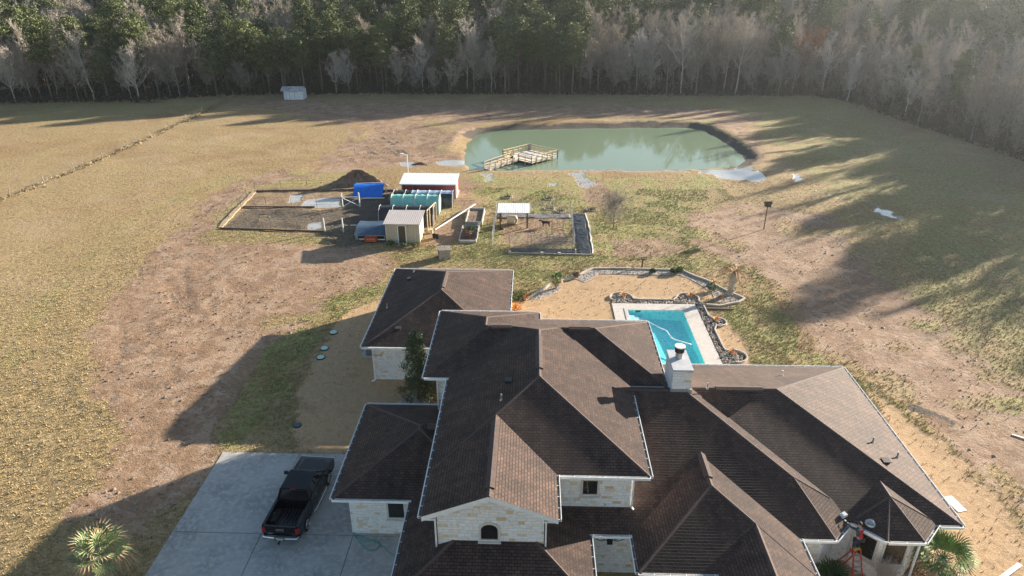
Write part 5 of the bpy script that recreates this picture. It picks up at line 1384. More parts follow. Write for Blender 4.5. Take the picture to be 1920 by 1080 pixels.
def pebbles(name, label, polys, n, r0, r1, mat, seed, z=.03):
    rr = np.random.default_rng(seed); V = []; F = []
    base = np.array([[1, 0, 0], [0, 1, 0], [-1, 0, 0], [0, -1, 0], [0, 0, 1]], float); fb = [(0, 1, 4), (1, 2, 4), (2, 3, 4), (3, 0, 4)]
    pts = []
    for pl_ in polys:
        A = np.array(pl_); lo_, hi_ = A.min(0), A.max(0); ar = (hi_ - lo_).prod(); m = int(n * ar / 60)
        Q = rr.random((m, 2)) * (hi_ - lo_) + lo_; pts.append(Q[sdist(Q, A) > .05])
    Q = np.concatenate(pts); m = len(Q)
    a = rr.random(m) * 6.28; s_ = r0 + (r1 - r0) * rr.random(m); e_ = .6 + .5 * rr.random(m)
    ca, sa = np.cos(a), np.sin(a)
    bx = base[None, :, 0] * s_[:, None]; by = base[None, :, 1] * (s_ * e_)[:, None]; bz = base[None, :, 2] * (s_ * .7)[:, None]
    X = Q[:, :1] + bx * ca[:, None] - by * sa[:, None]; Y = Q[:, 1:] + bx * sa[:, None] + by * ca[:, None]
    V = np.stack([X, Y, bz + z], 2).reshape(-1, 3)
    F = (np.arange(m)[:, None, None] * 5 + np.array(fb)[None]).reshape(-1, 3)
    o = link(bpy.data.objects.new(name, np_mesh(name, V, F, mat))); tag(o, label, kind='stuff', cat=None); o['category'] = 'rocks'; return o
pebbles('river_rocks', 'mixed brown and white river rocks filling the bed beside the pool deck', [RB], 4200, .06, .15, M['rock'], 5)
pebbles('loose_gravel', 'small pale stones covering the gravel beds round the lawn', [B1, B2], 3000, .03, .09, M['rock'], 6)
s = MB(); s.bar((14.9, 54.75, .07), (18.0, 54.6, .07), .18, .12); tag(s.build('timber_sleeper', M['wood_dark']), 'dark timber sleeper between the pool corner and the dry palm', 'sleeper')
# stone rings in the back grass
for k, ((x, y), lb) in enumerate((((-3.12, 85.9), 'leftmost stone ring, round a bare patch beyond the canopy'), ((2.26, 85.3), 'stone ring with dark weeds, farthest right in the back grass beyond the dog run'), ((2.2, 81.3), 'faint low stone ring just beyond the dog run fence'), ((7.4, 81.1), 'stone ring beside the bare bush'), ((3.6, 80.5), 'stone ring with a twiggy stump touching the dog run fence'))):
    t_ = thing('stone_ring', lb, 'stone ring', (x, y, 0), 0, 'stone rings in the back grass')
    s = MB(); rr = random.Random(k)
    for i in range(12):
        a = i / 12 * 6.283; s.blob((.62 * math.cos(a), .55 * math.sin(a), .06), rr.uniform(.09, .15), (1, 1, .7), 6, 4, .2, k * 20 + i)
    s.build('stones', M['stone_edge'], t_); s = MB()
    for i in range(26):
        a = rr.uniform(0, 6.28); d_ = rr.uniform(0, .4); s.bar((d_ * math.cos(a), d_ * math.sin(a), 0), (d_ * 1.5 * math.cos(a), d_ * 1.5 * math.sin(a), rr.uniform(.15, .5)), .03)
    s.build('dead_stems', M['wood_dark'], t_)

# ------------------------------------------------------------------ vegetation
M['bark_grey'] = mat_bark('grey_bark', (0.27, 0.24, 0.205), .5)
M['twig'] = mat_bark('grey_twigs', (0.36, 0.315, 0.265), .4)
M['bark_pine'] = mat_bark('pine_bark', (0.22, 0.165, 0.125), .3)
M['needles'] = mat_leaf('pine_needles', (0.034, 0.054, 0.020), (0.20, 0.225, 0.085))
M['rust_twig'] = mat_bark('rusty_leaves', (0.30, 0.16, 0.08), .3)

def ribbons(A, B, w0, w1, rr, out_v, out_f, cross=False):
    """flat strips from A to B (n,3); random facing"""
    n = len(A); d = B - A; L_ = np.linalg.norm(d, axis=1, keepdims=True) + 1e-9; d = d / L_
    r_ = rr.normal(size=(n, 3)); s = np.cross(d, r_); s /= np.linalg.norm(s, axis=1, keepdims=True) + 1e-9
    w0 = np.broadcast_to(np.asarray(w0, float).reshape(-1, 1), (n, 1)); w1 = np.broadcast_to(np.asarray(w1, float).reshape(-1, 1), (n, 1))
    base = sum(len(v) for v in out_v)
    out_v.append(np.stack([A - s * w0, A + s * w0, B + s * w1, B - s * w1], 1).reshape(-1, 3))
    out_f.append(np.arange(n * 4).reshape(n, 4) + base)

def tube_np(pts, rad, n=5):
    mb = MB(); mb.tube(pts, rad, n, caps=False); return mb

def make_bare(seed, h, spread=0.28, twigw=0.028, dens=1.0, fork=.30):
    rr = np.random.default_rng(seed); pr = random.Random(seed)
    tb = MB(); lean = Vector((pr.uniform(-.05, .05), pr.uniform(-.05, .05), 1))
    trunk = [Vector((0, 0, -0.3))]
    for k in range(1, 9): trunk.append(Vector((lean.x * h * k / 8 + pr.uniform(-.12, .12), lean.y * h * k / 8 + pr.uniform(-.12, .12), h * .86 * k / 8)))
    r0 = h * .0105
    tb.tube(trunk, [r0 * (1 - .85 * k / 8) for k in range(9)], 6, caps=False)
    segs = []   # limbs
    def P_on(t): 
        q = t * 8; i = min(7, int(q)); return trunk[i].lerp(trunk[i + 1], q - i)
    lim = int(15 * dens)
    tips = []
    for k in range(lim):
        t = fork + (1 - fork) * (k + pr.random()) / lim; p0 = P_on(t); a = pr.uniform(0, 6.283)
        L_ = h * spread * (1.15 - .75 * t) * pr.uniform(.75, 1.3); up = pr.uniform(.7, 1.5)
        d = Vector((math.cos(a), math.sin(a), up)).normalized(); p1 = p0 + d * L_ * .55; d2 = (d + Vector((0, 0, .35))).normalized(); p2 = p1 + d2 * L_ * .6
        rr_ = r0 * .42 * (1 - .5 * t); tb.tube([p0, p1, p2], [rr_, rr_ * .65, rr_ * .3], 4, caps=False)
        segs += [(p0, p1, rr_ * .6), (p1, p2, rr_ * .4)]
    S = [(np.array(a), np.array(b)) for a, b, _ in segs] + [(np.array(trunk[k]), np.array(trunk[k + 1])) for k in range(4, 8)]
    A0 = np.array([a for a, b in S]); B0 = np.array([b for a, b in S]); ov = []; of = []
    def grow(A, B, m, lf, w0, w1, upb):
        n = len(A); t = rr.uniform(.25, 1.0, (n, m, 1)); p = A[:, None] + (B - A)[:, None] * t
        d = (B - A); L_ = np.linalg.norm(d, axis=1)[:, None, None]; dn = d[:, None] / L_
        q = dn * .7 + rr.normal(size=(n, m, 3)) * .55; q[..., 2] += upb; q /= np.linalg.norm(q, axis=2, keepdims=True)
        e_ = p + q * np.clip(L_ * lf, .45, 2.4) * rr.uniform(.6, 1.25, (n, m, 1))
        p = p.reshape(-1, 3); e_ = e_.reshape(-1, 3); ribbons(p, e_, w0, w1, rr, ov, of); return p, e_
    a1, b1 = grow(A0, B0, int(5 * dens), .55, twigw * 1.5, twigw * .8, .45)
    a2, b2 = grow(a1, b1, 4, .75, twigw * .9, twigw * .5, .35)
    a3, b3 = grow(a2[::2], b2[::2], 3, .8, twigw * .6, twigw * .3, .3)
    tv = np.array(tb.v, float); 
    return tb, np.concatenate(ov), np.concatenate(of)

def make_pine(seed, h, dens=1.0, cr=.16, lowstart=.5):
    rr = np.random.default_rng(seed); pr = random.Random(seed); tb = MB()
    lean = (pr.uniform(-.03, .03), pr.uniform(-.03, .03)); N = 8
    tr = [Vector((lean[0] * h * k / N + pr.uniform(-.06, .06), lean[1] * h * k / N + pr.uniform(-.06, .06), h * .97 * k / N - .3 * (k == 0))) for k in range(N + 1)]
    r0 = h * .0125; tb.tube(tr, [r0 * (1 - .9 * k / N) for k in range(N + 1)], 6, caps=False)
    C = []; n = int(64 * dens)
    for k in range(n):
        t = lowstart + (1 - lowstart) * (k + .5) / n; q = t * N; i = min(N - 1, int(q)); p = tr[i].lerp(tr[i + 1], q - i)
        a = k * 2.4 + pr.uniform(-.6, .6); prof = math.sin(math.pi * min(1, .12 + .88 * (t - lowstart) / (1 - lowstart)) ** .8)
        R_l = h * cr * (.25 + .95 * prof) * pr.uniform(.45, 1.15)
        e_ = p + Vector((math.cos(a) * R_l, math.sin(a) * R_l, R_l * pr.uniform(.0, .45)))
        tb.tube([p, e_], [r0 * .22, r0 * .06], 4, caps=False); C.append((e_, .55 + .5 * pr.random())); 
        if R_l > h * .08: C.append((p.lerp(e_, .62), .45 + .4 * pr.random()))
    V = []; 
    c = np.array([list(x[0]) for x in C]); rad = np.array([x[1] for x in C]) * (h / 16)
    m = 46; n_ = len(c)
    d = rr.normal(size=(n_, m, 3)); d /= np.linalg.norm(d, axis=2, keepdims=True); rr_ = rr.uniform(.2, 1, (n_, m, 1)) ** .6
    pos = c[:, None] + d * rr_ * rad[:, None, None] * np.array([1.25, 1.25, .62])
    pos = pos.reshape(-1, 3); K_ = len(pos); s = rr.uniform(.07, .17, (K_, 1)) * (h / 16)
    u = rr.normal(size=(K_, 3)); u /= np.linalg.norm(u, axis=1, keepdims=True); w = rr.normal(size=(K_, 3)); w -= (w * u).sum(1, keepdims=True) * u; w /= np.linalg.norm(w, axis=1, keepdims=True)
    V = np.stack([pos + u * s * 1.5, pos + w * s * .7, pos - u * s * 1.5, pos - w * s * .7], 1).reshape(-1, 3)
    return tb, V, np.arange(K_ * 4).reshape(-1, 4)

def tree_proto(name, parts, mats):
    tb, V, F = parts; r = bpy.data.objects.new(name, None); link(r)
    tr = tb.build('trunk', mats[0], r, smooth=False, uv=False); cr = link(bpy.data.objects.new('crown', np_mesh('crown', V, F, mats[1]))); cr.parent = r
    return r, (np.array(tb.v), tb.f, V, F)
bare_specs = [(1, 15, .30, .030, 1.25, .22), (2, 16.5, .27, .030, 1.25, .28), (3, 13.5, .34, .028, 1.25, .18), (4, 17.5, .24, .032, 1.2, .32), (5, 14, .30, .028, 1.4, .2), (6, 11, .36, .028, 1.3, .12), (7, 8, .40, .026, 1.2, .08)]
pine_specs = [(11, 17, 1.0, .15, .48), (12, 15.5, 1.0, .17, .42), (13, 18.5, 1.1, .14, .55), (14, 14, .9, .19, .35)]
bare_p = [make_bare(*s) for s in bare_specs]; pine_p = [make_pine(*s) for s in pine_specs]

# positions in the wood
rr = np.random.default_rng(42); cand = []
xs_ = rr.uniform(-175, 150, 30000); ys_ = rr.uniform(40, 250, 30000); Q = np.stack([xs_, ys_], 1); dq = beyond(Q)
fov = (np.abs(xs_ + .03 * ys_) < .80 * ys_ + 14) | ((xs_ > 60) & (xs_ < 135) & (ys_ > 20))
ok = (dq > .8) & (dq < 110) & fov; Q = Q[ok]; dq = dq[ok]
acc = []; cell = {}
for i in range(len(Q)):
    md = 2.9 if dq[i] < 10 else (3.9 if dq[i] < 32 else 5.0)
    c0 = (int(Q[i, 0] // 5), int(Q[i, 1] // 5)); good = True
    for a in (-1, 0, 1):
        for b_ in (-1, 0, 1):
            for j in cell.get((c0[0] + a, c0[1] + b_), ()):
                if (Q[j, 0] - Q[i, 0]) ** 2 + (Q[j, 1] - Q[i, 1]) ** 2 < md * md: good = False; break
            if not good: break
        if not good: break
    if good: cell.setdefault(c0, []).append(i); acc.append(i)
acc = np.array(acc); TP = Q[acc]; TD = dq[acc]
# where the pines stand (clumps on the left and centre, a stand at the far right)
pn = vnoise(TP + 500, 14, 77); px_ = TP[:, 0]
ppine = 0.10 + 0.0 * px_
ppine = np.where(px_ < -30, .46, ppine); ppine = np.where((px_ > -35) & (px_ < 14), .58, ppine); ppine = np.where((px_ > 12) & (TD < 30), .035, ppine); ppine = np.where((px_ > 12) & (TD >= 26), .72, ppine); ppine = np.where((px_ > 12) & (px_ < 60) & (TD >= 24) & (TD < 34), .25, ppine)
ppine = ppine * np.where(pn > .52, 1.7, .45); ppine = np.where(TD < 3, ppine * .6, ppine)
isp = rr.random(len(TP)) < ppine
score = np.hypot(TP[:, 0], TP[:, 1]) + TD * 3.2
vis = np.abs(px_ + .03 * TP[:, 1]) < .78 * TP[:, 1]
score = np.where(vis, score, score + 1000)
def zone(x, y, d):
    row = 'at the wood edge' if d < 6 else ('inside the wood' if d < 22 else 'deep in the wood')
    if x < -75: z = 'left of the white shed'; 
    elif x < -40: z = 'behind the white shed'
    elif x < -12: z = 'left of the pond'
    elif x < 14: z = 'behind the pond dock'
    elif x < 40: z = 'behind the right pond end'
    elif y > 150: z = 'at the far field corner'
    else: z = 'right of the field'
    return row, z
def zlab(kind, x, y, d): row, z = zone(x, y, d); return f'{kind} {row}, {z}', f'{kind}s {row} {z}'
stuffV = {k: [] for k in ('bt', 'bc', 'pt', 'pc')}; stuffF = {k: [] for k in stuffV}; cnt = {k: 0 for k in stuffV}
def tri_faces(f):
    out = []
    for q in f: out.append(q if len(q) == 4 else (q[0], q[1], q[2], q[2]))
    return np.array(out)
def place(kind, idx, specs, parts, mats, label, limit):
    order = idx[np.argsort(score[idx])]; protos = []
    for j, s in enumerate(specs):
        r, raw = tree_proto(kind, parts[j], mats); protos.append([r, raw, False])
    for n_, i in enumerate(order):
        j = int(rr.integers(len(specs))); x, y = TP[i]
        if kind == 'bare_tree' and TD[i] < 9 and rr.random() < .45: j = int(rr.integers(4, 7))
        sc = rr.uniform(.80, 1.12) * (1.0 if TD[i] > 5 else .9) * (1 + .0045 * max(0, TD[i] - 10)); rot = rr.uniform(0, 6.28)
        hx = 1.0
        if x > 60 and TD[i] < 42:
            if rr.random() > (.50 if y < 118 else .32): sc *= .78
            else: hx = .72; sc *= 1.08
        if n_ < limit:
            P0 = protos[j]
            if not P0[2]: o = P0[0]; P0[2] = True
            else: o = copy_tree(P0[0])
            o.location = (x, y, 0); o.rotation_euler = (0, 0, rot); o.scale = (sc * hx, sc * hx, sc * rr.uniform(.92, 1.08))
            lb, gr_ = zlab(label, x, y, TD[i]); tag(o, lb, 'tree', gr_)
        else:
            c, s_ = math.cos(rot) * sc, math.sin(rot) * sc
            tv, tf, V, F = protos[j][1]
            for key, vv, ff in ((('bt' if kind == 'bare_tree' else 'pt'), tv, tri_faces(tf)), (('bc' if kind == 'bare_tree' else 'pc'), V[:], F)):
                w_ = np.column_stack([vv[:, 0] * c - vv[:, 1] * s_ + x, vv[:, 0] * s_ + vv[:, 1] * c + y, vv[:, 2] * sc])
                stuffV[key].append(w_); stuffF[key].append(ff + cnt[key]); cnt[key] += len(w_)
    for P0 in protos:
        if not P0[2]:
            for ch in list(P0[0].children): bpy.data.objects.remove(ch)
            bpy.data.objects.remove(P0[0])
bi = np.where(~isp)[0]; pi_ = np.where(isp)[0]
M['bark_pale'] = mat_bark('pale_bark', (0.52, 0.49, 0.44), .2); M['twig_pale'] = mat_bark('pale_twigs', (0.50, 0.45, 0.40), .2)
fr_i = bi[(TD[bi] < 8)]; pale_i = rr.choice(fr_i, 34, replace=False); bi = np.setdiff1d(bi, pale_i)
place('bare_tree', pale_i, bare_specs, bare_p, (M['bark_pale'], M['twig_pale']), 'pale whitish leafless tree', 34)
place('bare_tree', bi, bare_specs, bare_p, (M['bark_grey'], M['twig']), 'bare grey leafless tree', 262)
place('pine_tree', pi_, pine_specs, pine_p, (M['bark_pine'], M['needles']), 'green needled pine tree', 260)
for key, nm, mt, lb in (('bc', 'far_bare_wood', (M['twig'], M['bark_grey']), 'mass of bare grey trees deep in the wood'), ('pc', 'far_pine_wood', (M['needles'], M['bark_pine']), 'mass of green pines deep in the wood')):
    tk = 'bt' if key == 'bc' else 'pt'
    if stuffV[key]:
        V1 = np.concatenate(stuffV[key]); V2 = np.concatenate(stuffV[tk]); F1 = np.concatenate(stuffF[key]); F2 = np.concatenate(stuffF[tk]) + len(V1)
        # triangulate caps safely: split quads into triangles
        F_ = np.concatenate([F1, F2]); T1 = F_[:, [0, 1, 2]]; T2 = F_[:, [0, 2, 3]]; keep = F_[:, 2] != F_[:, 3]
        me = np_mesh(nm, np.concatenate([V1, V2]), np.concatenate([T1, T2[keep]]), mt)
        mi = np.zeros(len(me.polygons), np.int32); nf1 = len(F1); nT = len(F_)
        if len(mi) == nT + keep.sum():
            mi[nf1:nT] = 1; sec = np.where(keep)[0]; mi[nT:][sec >= nf1] = 1; me.polygons.foreach_set('material_index', mi)
        o = link(bpy.data.objects.new(nm, me)); tag(o, lb, kind='stuff'); o['category'] = 'trees'
print('trees', len(bi), len(pi_))
# undergrowth: brush along the edge and inside the wood
def scatter_leaves(name, C, rad, m, s0, s1, mat, seed, squash=.6, label='', cat='brush'):
    rr = np.random.default_rng(seed); n = len(C); d = rr.normal(size=(n, m, 3)); d /= np.linalg.norm(d, axis=2, keepdims=True)
    pos = (C[:, None] + d * rr.uniform(.15, 1, (n, m, 1)) ** .5 * rad[:, None, None] * np.array([1, 1, squash])).reshape(-1, 3); K_ = len(pos); pos[:, 2] = np.abs(pos[:, 2])
    s = rr.uniform(s0, s1, (K_, 1)); u = rr.normal(size=(K_, 3)); u[:, 2] += .5; u /= np.linalg.norm(u, axis=1, keepdims=True); w = rr.normal(size=(K_, 3)); w -= (w * u).sum(1, keepdims=True) * u; w /= np.linalg.norm(w, axis=1, keepdims=True)
    V = np.stack([pos + u * s * 1.4, pos + w * s * .6, pos - u * s, pos - w * s * .6], 1).reshape(-1, 3)
    o = link(bpy.data.objects.new(name, np_mesh(name, V, np.arange(K_ * 4).reshape(-1, 4), mat))); tag(o, label, kind='stuff'); o['category'] = cat; return o
rr = np.random.default_rng(9)
xs_ = rr.uniform(-150, 120, 26000); ys_ = rr.uniform(40, 185, 26000); Q = np.stack([xs_, ys_], 1); dq = beyond(Q); ok = (dq > -.4) & (dq < 22) & (rr.random(26000) < np.where(dq < 5, 1.0, .6)) & (np.abs(xs_) < .86 * ys_ + 6); Q = Q[ok][:4600]; dq = dq[ok][:4600]
hh = rr.uniform(.5, 1.6, len(Q)) + 5.4 * np.clip(dq, 0, 4) / 4 * rr.random(len(Q)) ** 1.1
C = np.column_stack([Q, hh * .55]); 
M['brush'] = mat_leaf('brush_leaves', (0.035, 0.036, 0.018), (0.115, 0.105, 0.055)); M['brush2'] = mat_leaf('bramble_stems', (0.07, 0.055, 0.042), (0.19, 0.155, 0.12))
h1 = rr.random(len(Q)) < .5
scatter_leaves('undergrowth', C[h1], hh[h1] * .9, 40, .07, .22, M['brush'], 3, .75, 'dark evergreen brush under the front trees of the wood')
scatter_leaves('brambles', C[~h1], hh[~h1] * 1.0, 44, .05, .16, M['brush2'], 4, .85, 'brown leafless bramble thicket under the front trees of the wood')
# tall dry grass fringe along the edge and the fence
fr_ = []
for a, b_ in zip(WE[1:-1][:-1], WE[1:-1][1:]):
    k = int(np.hypot(*(b_ - a)) * 3); t_ = rr.random((k, 1)); fr_.append(a + (b_ - a) * t_ + rr.normal(size=(k, 2)) * .9 - np.array([.4, .8]))
fl_ = np.array([[-68.5, 78], [-66.6, 96], [-66.2, 117], [-66.4, 138], [-67.5, 157]])
for a, b_ in zip(fl_[:-1], fl_[1:]):
    k = int(np.hypot(*(b_ - a)) * 2.5); t_ = rr.random((k, 1)); fr_.append(a + (b_ - a) * t_ + rr.normal(size=(k, 2)) * .35)
fr_ = np.concatenate(fr_); scatter_leaves('dry_grass', np.column_stack([fr_, np.full(len(fr_), .12)]), np.full(len(fr_), .35), 14, .05, .16, mat_leaf('dry_grass_blades', (.24, .17, .09), (.46, .36, .22)), 8, .9, 'tall dry grass fringe along the wood edge and pasture fence', 'grass')

# grass tufts over the near ground
def tufts(name, n, area, dens_fn, mat, h0, h1, label, seed):
    rr = np.random.default_rng(seed); Q = np.column_stack([rr.uniform(area[0], area[1], n), rr.uniform(area[2], area[3], n)])
    gi = np.clip(np.searchsorted(gx, Q[:, 0]) - 1, 0, len(gx) - 2); gj = np.clip(np.searchsorted(gy, Q[:, 1]) - 1, 0, len(gy) - 2); ii = gj * nx + gi
    keep = rr.random(n) < dens_fn(ii, Q); Q = Q[keep]; z = Zg[ii][keep]; n = len(Q); m = 5
    a = rr.uniform(0, 6.28, (n, m)); r_ = rr.uniform(0, .07, (n, m)); h_ = rr.uniform(h0, h1, (n, m)); ln = rr.uniform(.2, .9, (n, m)) * h_
    bx = Q[:, :1] + r_ * np.cos(a); by = Q[:, 1:] + r_ * np.sin(a); tx = bx + ln * np.cos(a); ty = by + ln * np.sin(a); w = .012 + .014 * rr.random((n, m)); a2 = a + 1.57
    zb = np.broadcast_to(z[:, None], (n, m)) - .01
    V = np.stack([np.stack([bx + w * np.cos(a2), by + w * np.sin(a2), zb], -1), np.stack([bx - w * np.cos(a2), by - w * np.sin(a2), zb], -1), np.stack([tx, ty, zb + h_], -1)], 2).reshape(-1, 3)
    o = link(bpy.data.objects.new(name, np_mesh(name, V, np.arange(len(V)).reshape(-1, 3), mat))); tag(o, label, kind='stuff'); o['category'] = 'grass'; return o
houserect = np.array([(-12, 12), (21.5, 12), (21.5, 42), (15, 56), (7, 56), (-1.6, 56), (-12, 56)], float)
def notbuilt(Q): 
    b_ = np.ones(len(Q)); 
    for x0, x1, y0, y1 in ((-19.3, -3, 10, 34.1), (-11.4, -2, 42.5, 55.2), (-9.6, 20.7, 15, 39.7), (7.2, 15.5, 38, 57.5)): b_[(Q[:, 0] > x0) & (Q[:, 0] < x1) & (Q[:, 1] > y0) & (Q[:, 1] < y1)] = 0
    return b_ * (sdist(Q, pond) < -.3) * (beyond(Q) < 0)
fade_ = lambda Q: np.clip((Q[:, 0] + 52) / 16, 0, 1) * np.clip((56 - Q[:, 0]) / 16, 0, 1) * np.clip((98 - Q[:, 1]) / 40, 0, 1)
tufts('grass', 200000, (-52, 56, 20, 98), lambda i, Q: notbuilt(Q) * fade_(Q) * (1 - dirt[i]) * (1 - .9 * mud[i]) * (1 - wet[i]) * np.where(lawn[i] > .5, .1, 1.0) * np.where(green[i] > .4, .9, .75), mat_leaf('grass_blades', (.19, .155, .065), (.52, .41, .24)), .05, .17, 'short rough grass tufts over the field near the house', 21)
tufts('green_grass', 90000, (-24, 32, 24, 90), lambda i, Q: notbuilt(Q) * (green[i] > .35) * (1 - dirt[i]) * (1 - mud[i]) * (vnoise(Q, 2.2, 99) > .45), mat_leaf('green_blades', (.15, .18, .05), (.42, .42, .17)), .05, .15, 'green grass patches in the back yard', 22)
tufts('weeds', 26000, (-45, 45, 22, 125), lambda i, Q: notbuilt(Q) * (dirt[i] > .4) * (vnoise(Q, 1.6, 55) > .72) * (lawn[i] < .3), mat_leaf('weed_leaves', (.05, .06, .02), (.20, .19, .08)), .05, .16, 'scattered weeds and clods on the bare soil', 23)

# clods and stones lying on the bare soil
rr = np.random.default_rng(61); Q = np.column_stack([rr.uniform(-45, 50, 90000), rr.uniform(22, 140, 90000)])
gi = np.clip(np.searchsorted(gx, Q[:, 0]) - 1, 0, len(gx) - 2); gj = np.clip(np.searchsorted(gy, Q[:, 1]) - 1, 0, len(gy) - 2); ii = gj * nx + gi
kp = (notbuilt(Q) > 0) & (dirt[ii] > .45) & (lawn[ii] < .2) & (wet[ii] < .3) & (rr.random(len(Q)) < np.where(vnoise(Q, 3.1, 8) > .55, .34, .06)); Q = Q[kp]; zc = Zg[ii][kp]; m_ = len(Q)
sz = .03 + .08 * rr.random(m_) ** 3 * 1.6; aa = rr.random(m_) * 6.28; base = np.array([[1, 0, 0], [.1, .8, .1], [-1, .2, 0], [-.1, -.9, 0], [.1, 0, .75]]); ca, sa = np.cos(aa)[:, None], np.sin(aa)[:, None]
bx = base[None, :, 0] * sz[:, None] * 1.3; by = base[None, :, 1] * sz[:, None]; V = np.stack([Q[:, :1] + bx * ca - by * sa, Q[:, 1:] + bx * sa + by * ca, zc[:, None] + base[None, :, 2] * sz[:, None]], 2).reshape(-1, 3)
F = (np.arange(m_)[:, None, None] * 5 + np.array([(0, 1, 4), (1, 2, 4), (2, 3, 4), (3, 0, 4)])[None]).reshape(-1, 3)
o = link(bpy.data.objects.new('soil_clods', np_mesh('soil_clods', V, F, mat_leaf('dry_clods', (.14, .095, .06), (.42, .30, .20))))); tag(o, 'small clods and stones scattered over the bare soil', kind='stuff'); o['category'] = 'clods'

# ------------------------------------------------------------------ palms, conifer, shrubs
M['frond'] = mat_leaf('green_frond', (0.045, 0.10, 0.025), (0.20, 0.30, 0.10)); M['frond_pale'] = mat_leaf('frosted_frond', (0.09, 0.14, 0.05), (0.36, 0.40, 0.20)); M['frond_dry'] = mat_leaf('dry_frond', (0.26, 0.16, 0.08), (0.55, 0.42, 0.26)); M['orange_leaf'] = mat_leaf('frosted_orange_leaf', (0.42, 0.16, 0.04), (0.70, 0.38, 0.14)); M['dark_frond'] = mat_leaf('dark_frond', (0.012, 0.035, 0.012), (0.06, 0.12, 0.03))
def fan_palm(name, label, loc, h, L_, n, seed, mat_a, mat_b, drydown=.3, tr=.16, tip=.3):
    t = thing(name, label, 'palm', loc); pr = random.Random(seed); tb = MB()
    tb.tube([(0, 0, -.1), (0, 0, h * .5), (0, 0, h)], [tr * 1.2, tr, tr * 1.05], 10); 
    for k in range(26): a = pr.uniform(0, 6.28); z = pr.uniform(.1, h); tb.bar((tr * .8 * math.cos(a), tr * .8 * math.sin(a), z), (tr * 1.9 * math.cos(a), tr * 1.9 * math.sin(a), z + .22), .06, .03)
    tb.build('trunk', M['wood_grey'], t)
    ga, gb, gp_ = MB(), MB(), MB()
    for i in range(n):
        a = i * 2.399 + pr.uniform(-.2, .2); q = i / n; el = R(82 - 118 * q + pr.uniform(-16, 16)); pl_ = L_ * .42 * pr.uniform(.6, 1.3)
        d = Vector((math.cos(a) * math.cos(el), math.sin(a) * math.cos(el), math.sin(el))); p0 = Vector((0, 0, h)); p1 = p0 + d * pl_
        gp_.tube([p0, p1], [.018, .012], 4, caps=False); side = d.cross(Vector((0, 0, 1))); side = side.normalized() if side.length > .05 else Vector((1, 0, 0)); upv = side.cross(d)
        dry = q > 1 - drydown; g = gb if dry else ga; m = 15
        for k in range(m):
            th = R(-82 + 164 * k / (m - 1)); l = L_ * .62 * (.72 + .28 * math.cos(th)) * pr.uniform(.85, 1.1); dd_ = (d * math.cos(th) + side * math.sin(th)).normalized()
            mid = p1 + dd_ * l * .6 + upv * .04; e_ = p1 + dd_ * l + Vector((0, 0, -.16 * l - (.3 * l if dry else 0))); w = .036; s_ = dd_.cross(upv).normalized() * w
            g.add([p1, mid + s_ + upv * .015, mid - s_ + upv * .015], [(0, 1, 2)])
            gt = gb if (dry or pr.random() < tip) else ga
            gt.add([mid + s_, mid - s_, e_], [(0, 2, 1)])
    gp_.build('petioles', mat_a, t, uv=False); ga.build('fronds', mat_a, t, uv=False); gb.build('dry_fronds', mat_b, t, uv=False); return t
fan_palm('fan_palm', 'frost-burnt fan palm with pale tips at the lower left corner beside the driveway', (-20.75, 24.05, 0), 1.8, 1.65, 24, 1, M['frond_pale'], M['frond_dry'], .24, .18, .5)
fan_palm('fan_palm', 'bushy green fan palm with brown old boots at the right front corner of the house', (20.55, 25.5, 0), 1.35, 1.65, 34, 2, M['frond'], M['frond_dry'], .25, .22, .12)
fan_palm('fan_palm', 'dark green low palm in the shade under the gutter beside the red ladder', (14.45, 24.1, 0), .75, 1.5, 30, 3, M['dark_frond'], M['dark_frond'], .1, .12, .1)
def feather_palm(name, label, loc, h, L_, n, seed, mat_, tr=.17, lean=(0, 0)):
    t = thing(name, label, 'palm', loc); pr = random.Random(seed); tb = MB()
    tb.tube([(0, 0, -.1), (lean[0] * .3, lean[1] * .3, h * .4), (lean[0], lean[1], h)], [tr * 1.35, tr, tr * 1.25], 12)
    for k in range(40): a = pr.uniform(0, 6.28); z = pr.uniform(.1, 1) * h; f_ = z / h; tb.bar((lean[0] * f_ + tr * .8 * math.cos(a), lean[1] * f_ + tr * .8 * math.sin(a), z), (lean[0] * f_ + tr * 1.5 * math.cos(a), lean[1] * f_ + tr * 1.5 * math.sin(a), z + .15), .08, .04)
    tb.build('trunk', M['wood_grey'], t); g = MB(); top = Vector((lean[0], lean[1], h))
    for i in range(n):
        a = i * 2.399 + pr.uniform(-.2, .2); el = R(pr.uniform(20, 70)); l = L_ * pr.uniform(.8, 1.1); pts = [top]; d = Vector((math.cos(a) * math.cos(el), math.sin(a) * math.cos(el), math.sin(el)))
        for k in range(9): pts.append(pts[-1] + d * l / 9); d = (d + Vector((0, 0, -.24 - .02 * k))).normalized()
        g.tube(pts, [.02 - .0018 * k for k in range(10)], 4, caps=False)
        for k in range(1, 10):
            for q in (0, .33, .66):
                p = pts[k - 1].lerp(pts[k], q); dd_ = (pts[k] - pts[k - 1]).normalized(); s_ = dd_.cross(Vector((0, 0, 1))).normalized()
                for sg in (-1, 1):
                    e_ = p + (s_ * sg * .8 + dd_ * .6 + Vector((0, 0, -.75))).normalized() * l * .20 * pr.uniform(.7, 1.2); g.add([p - dd_ * .014, p + dd_ * .014, e_], [(0, 1, 2)])
    g.build('fronds', mat_, t, uv=False); return t
feather_palm('feather_palm', 'dead brown drooping palm on a thick trunk at the right end of the gravel bed', (18.42, 57.62, 0), 2.25, 2.0, 26, 5, M['orange_dry'] if 'orange_dry' in M else mat_leaf('dead_palm_frond', (.30, .15, .07), (.56, .36, .19)), .24, (.1, 0))
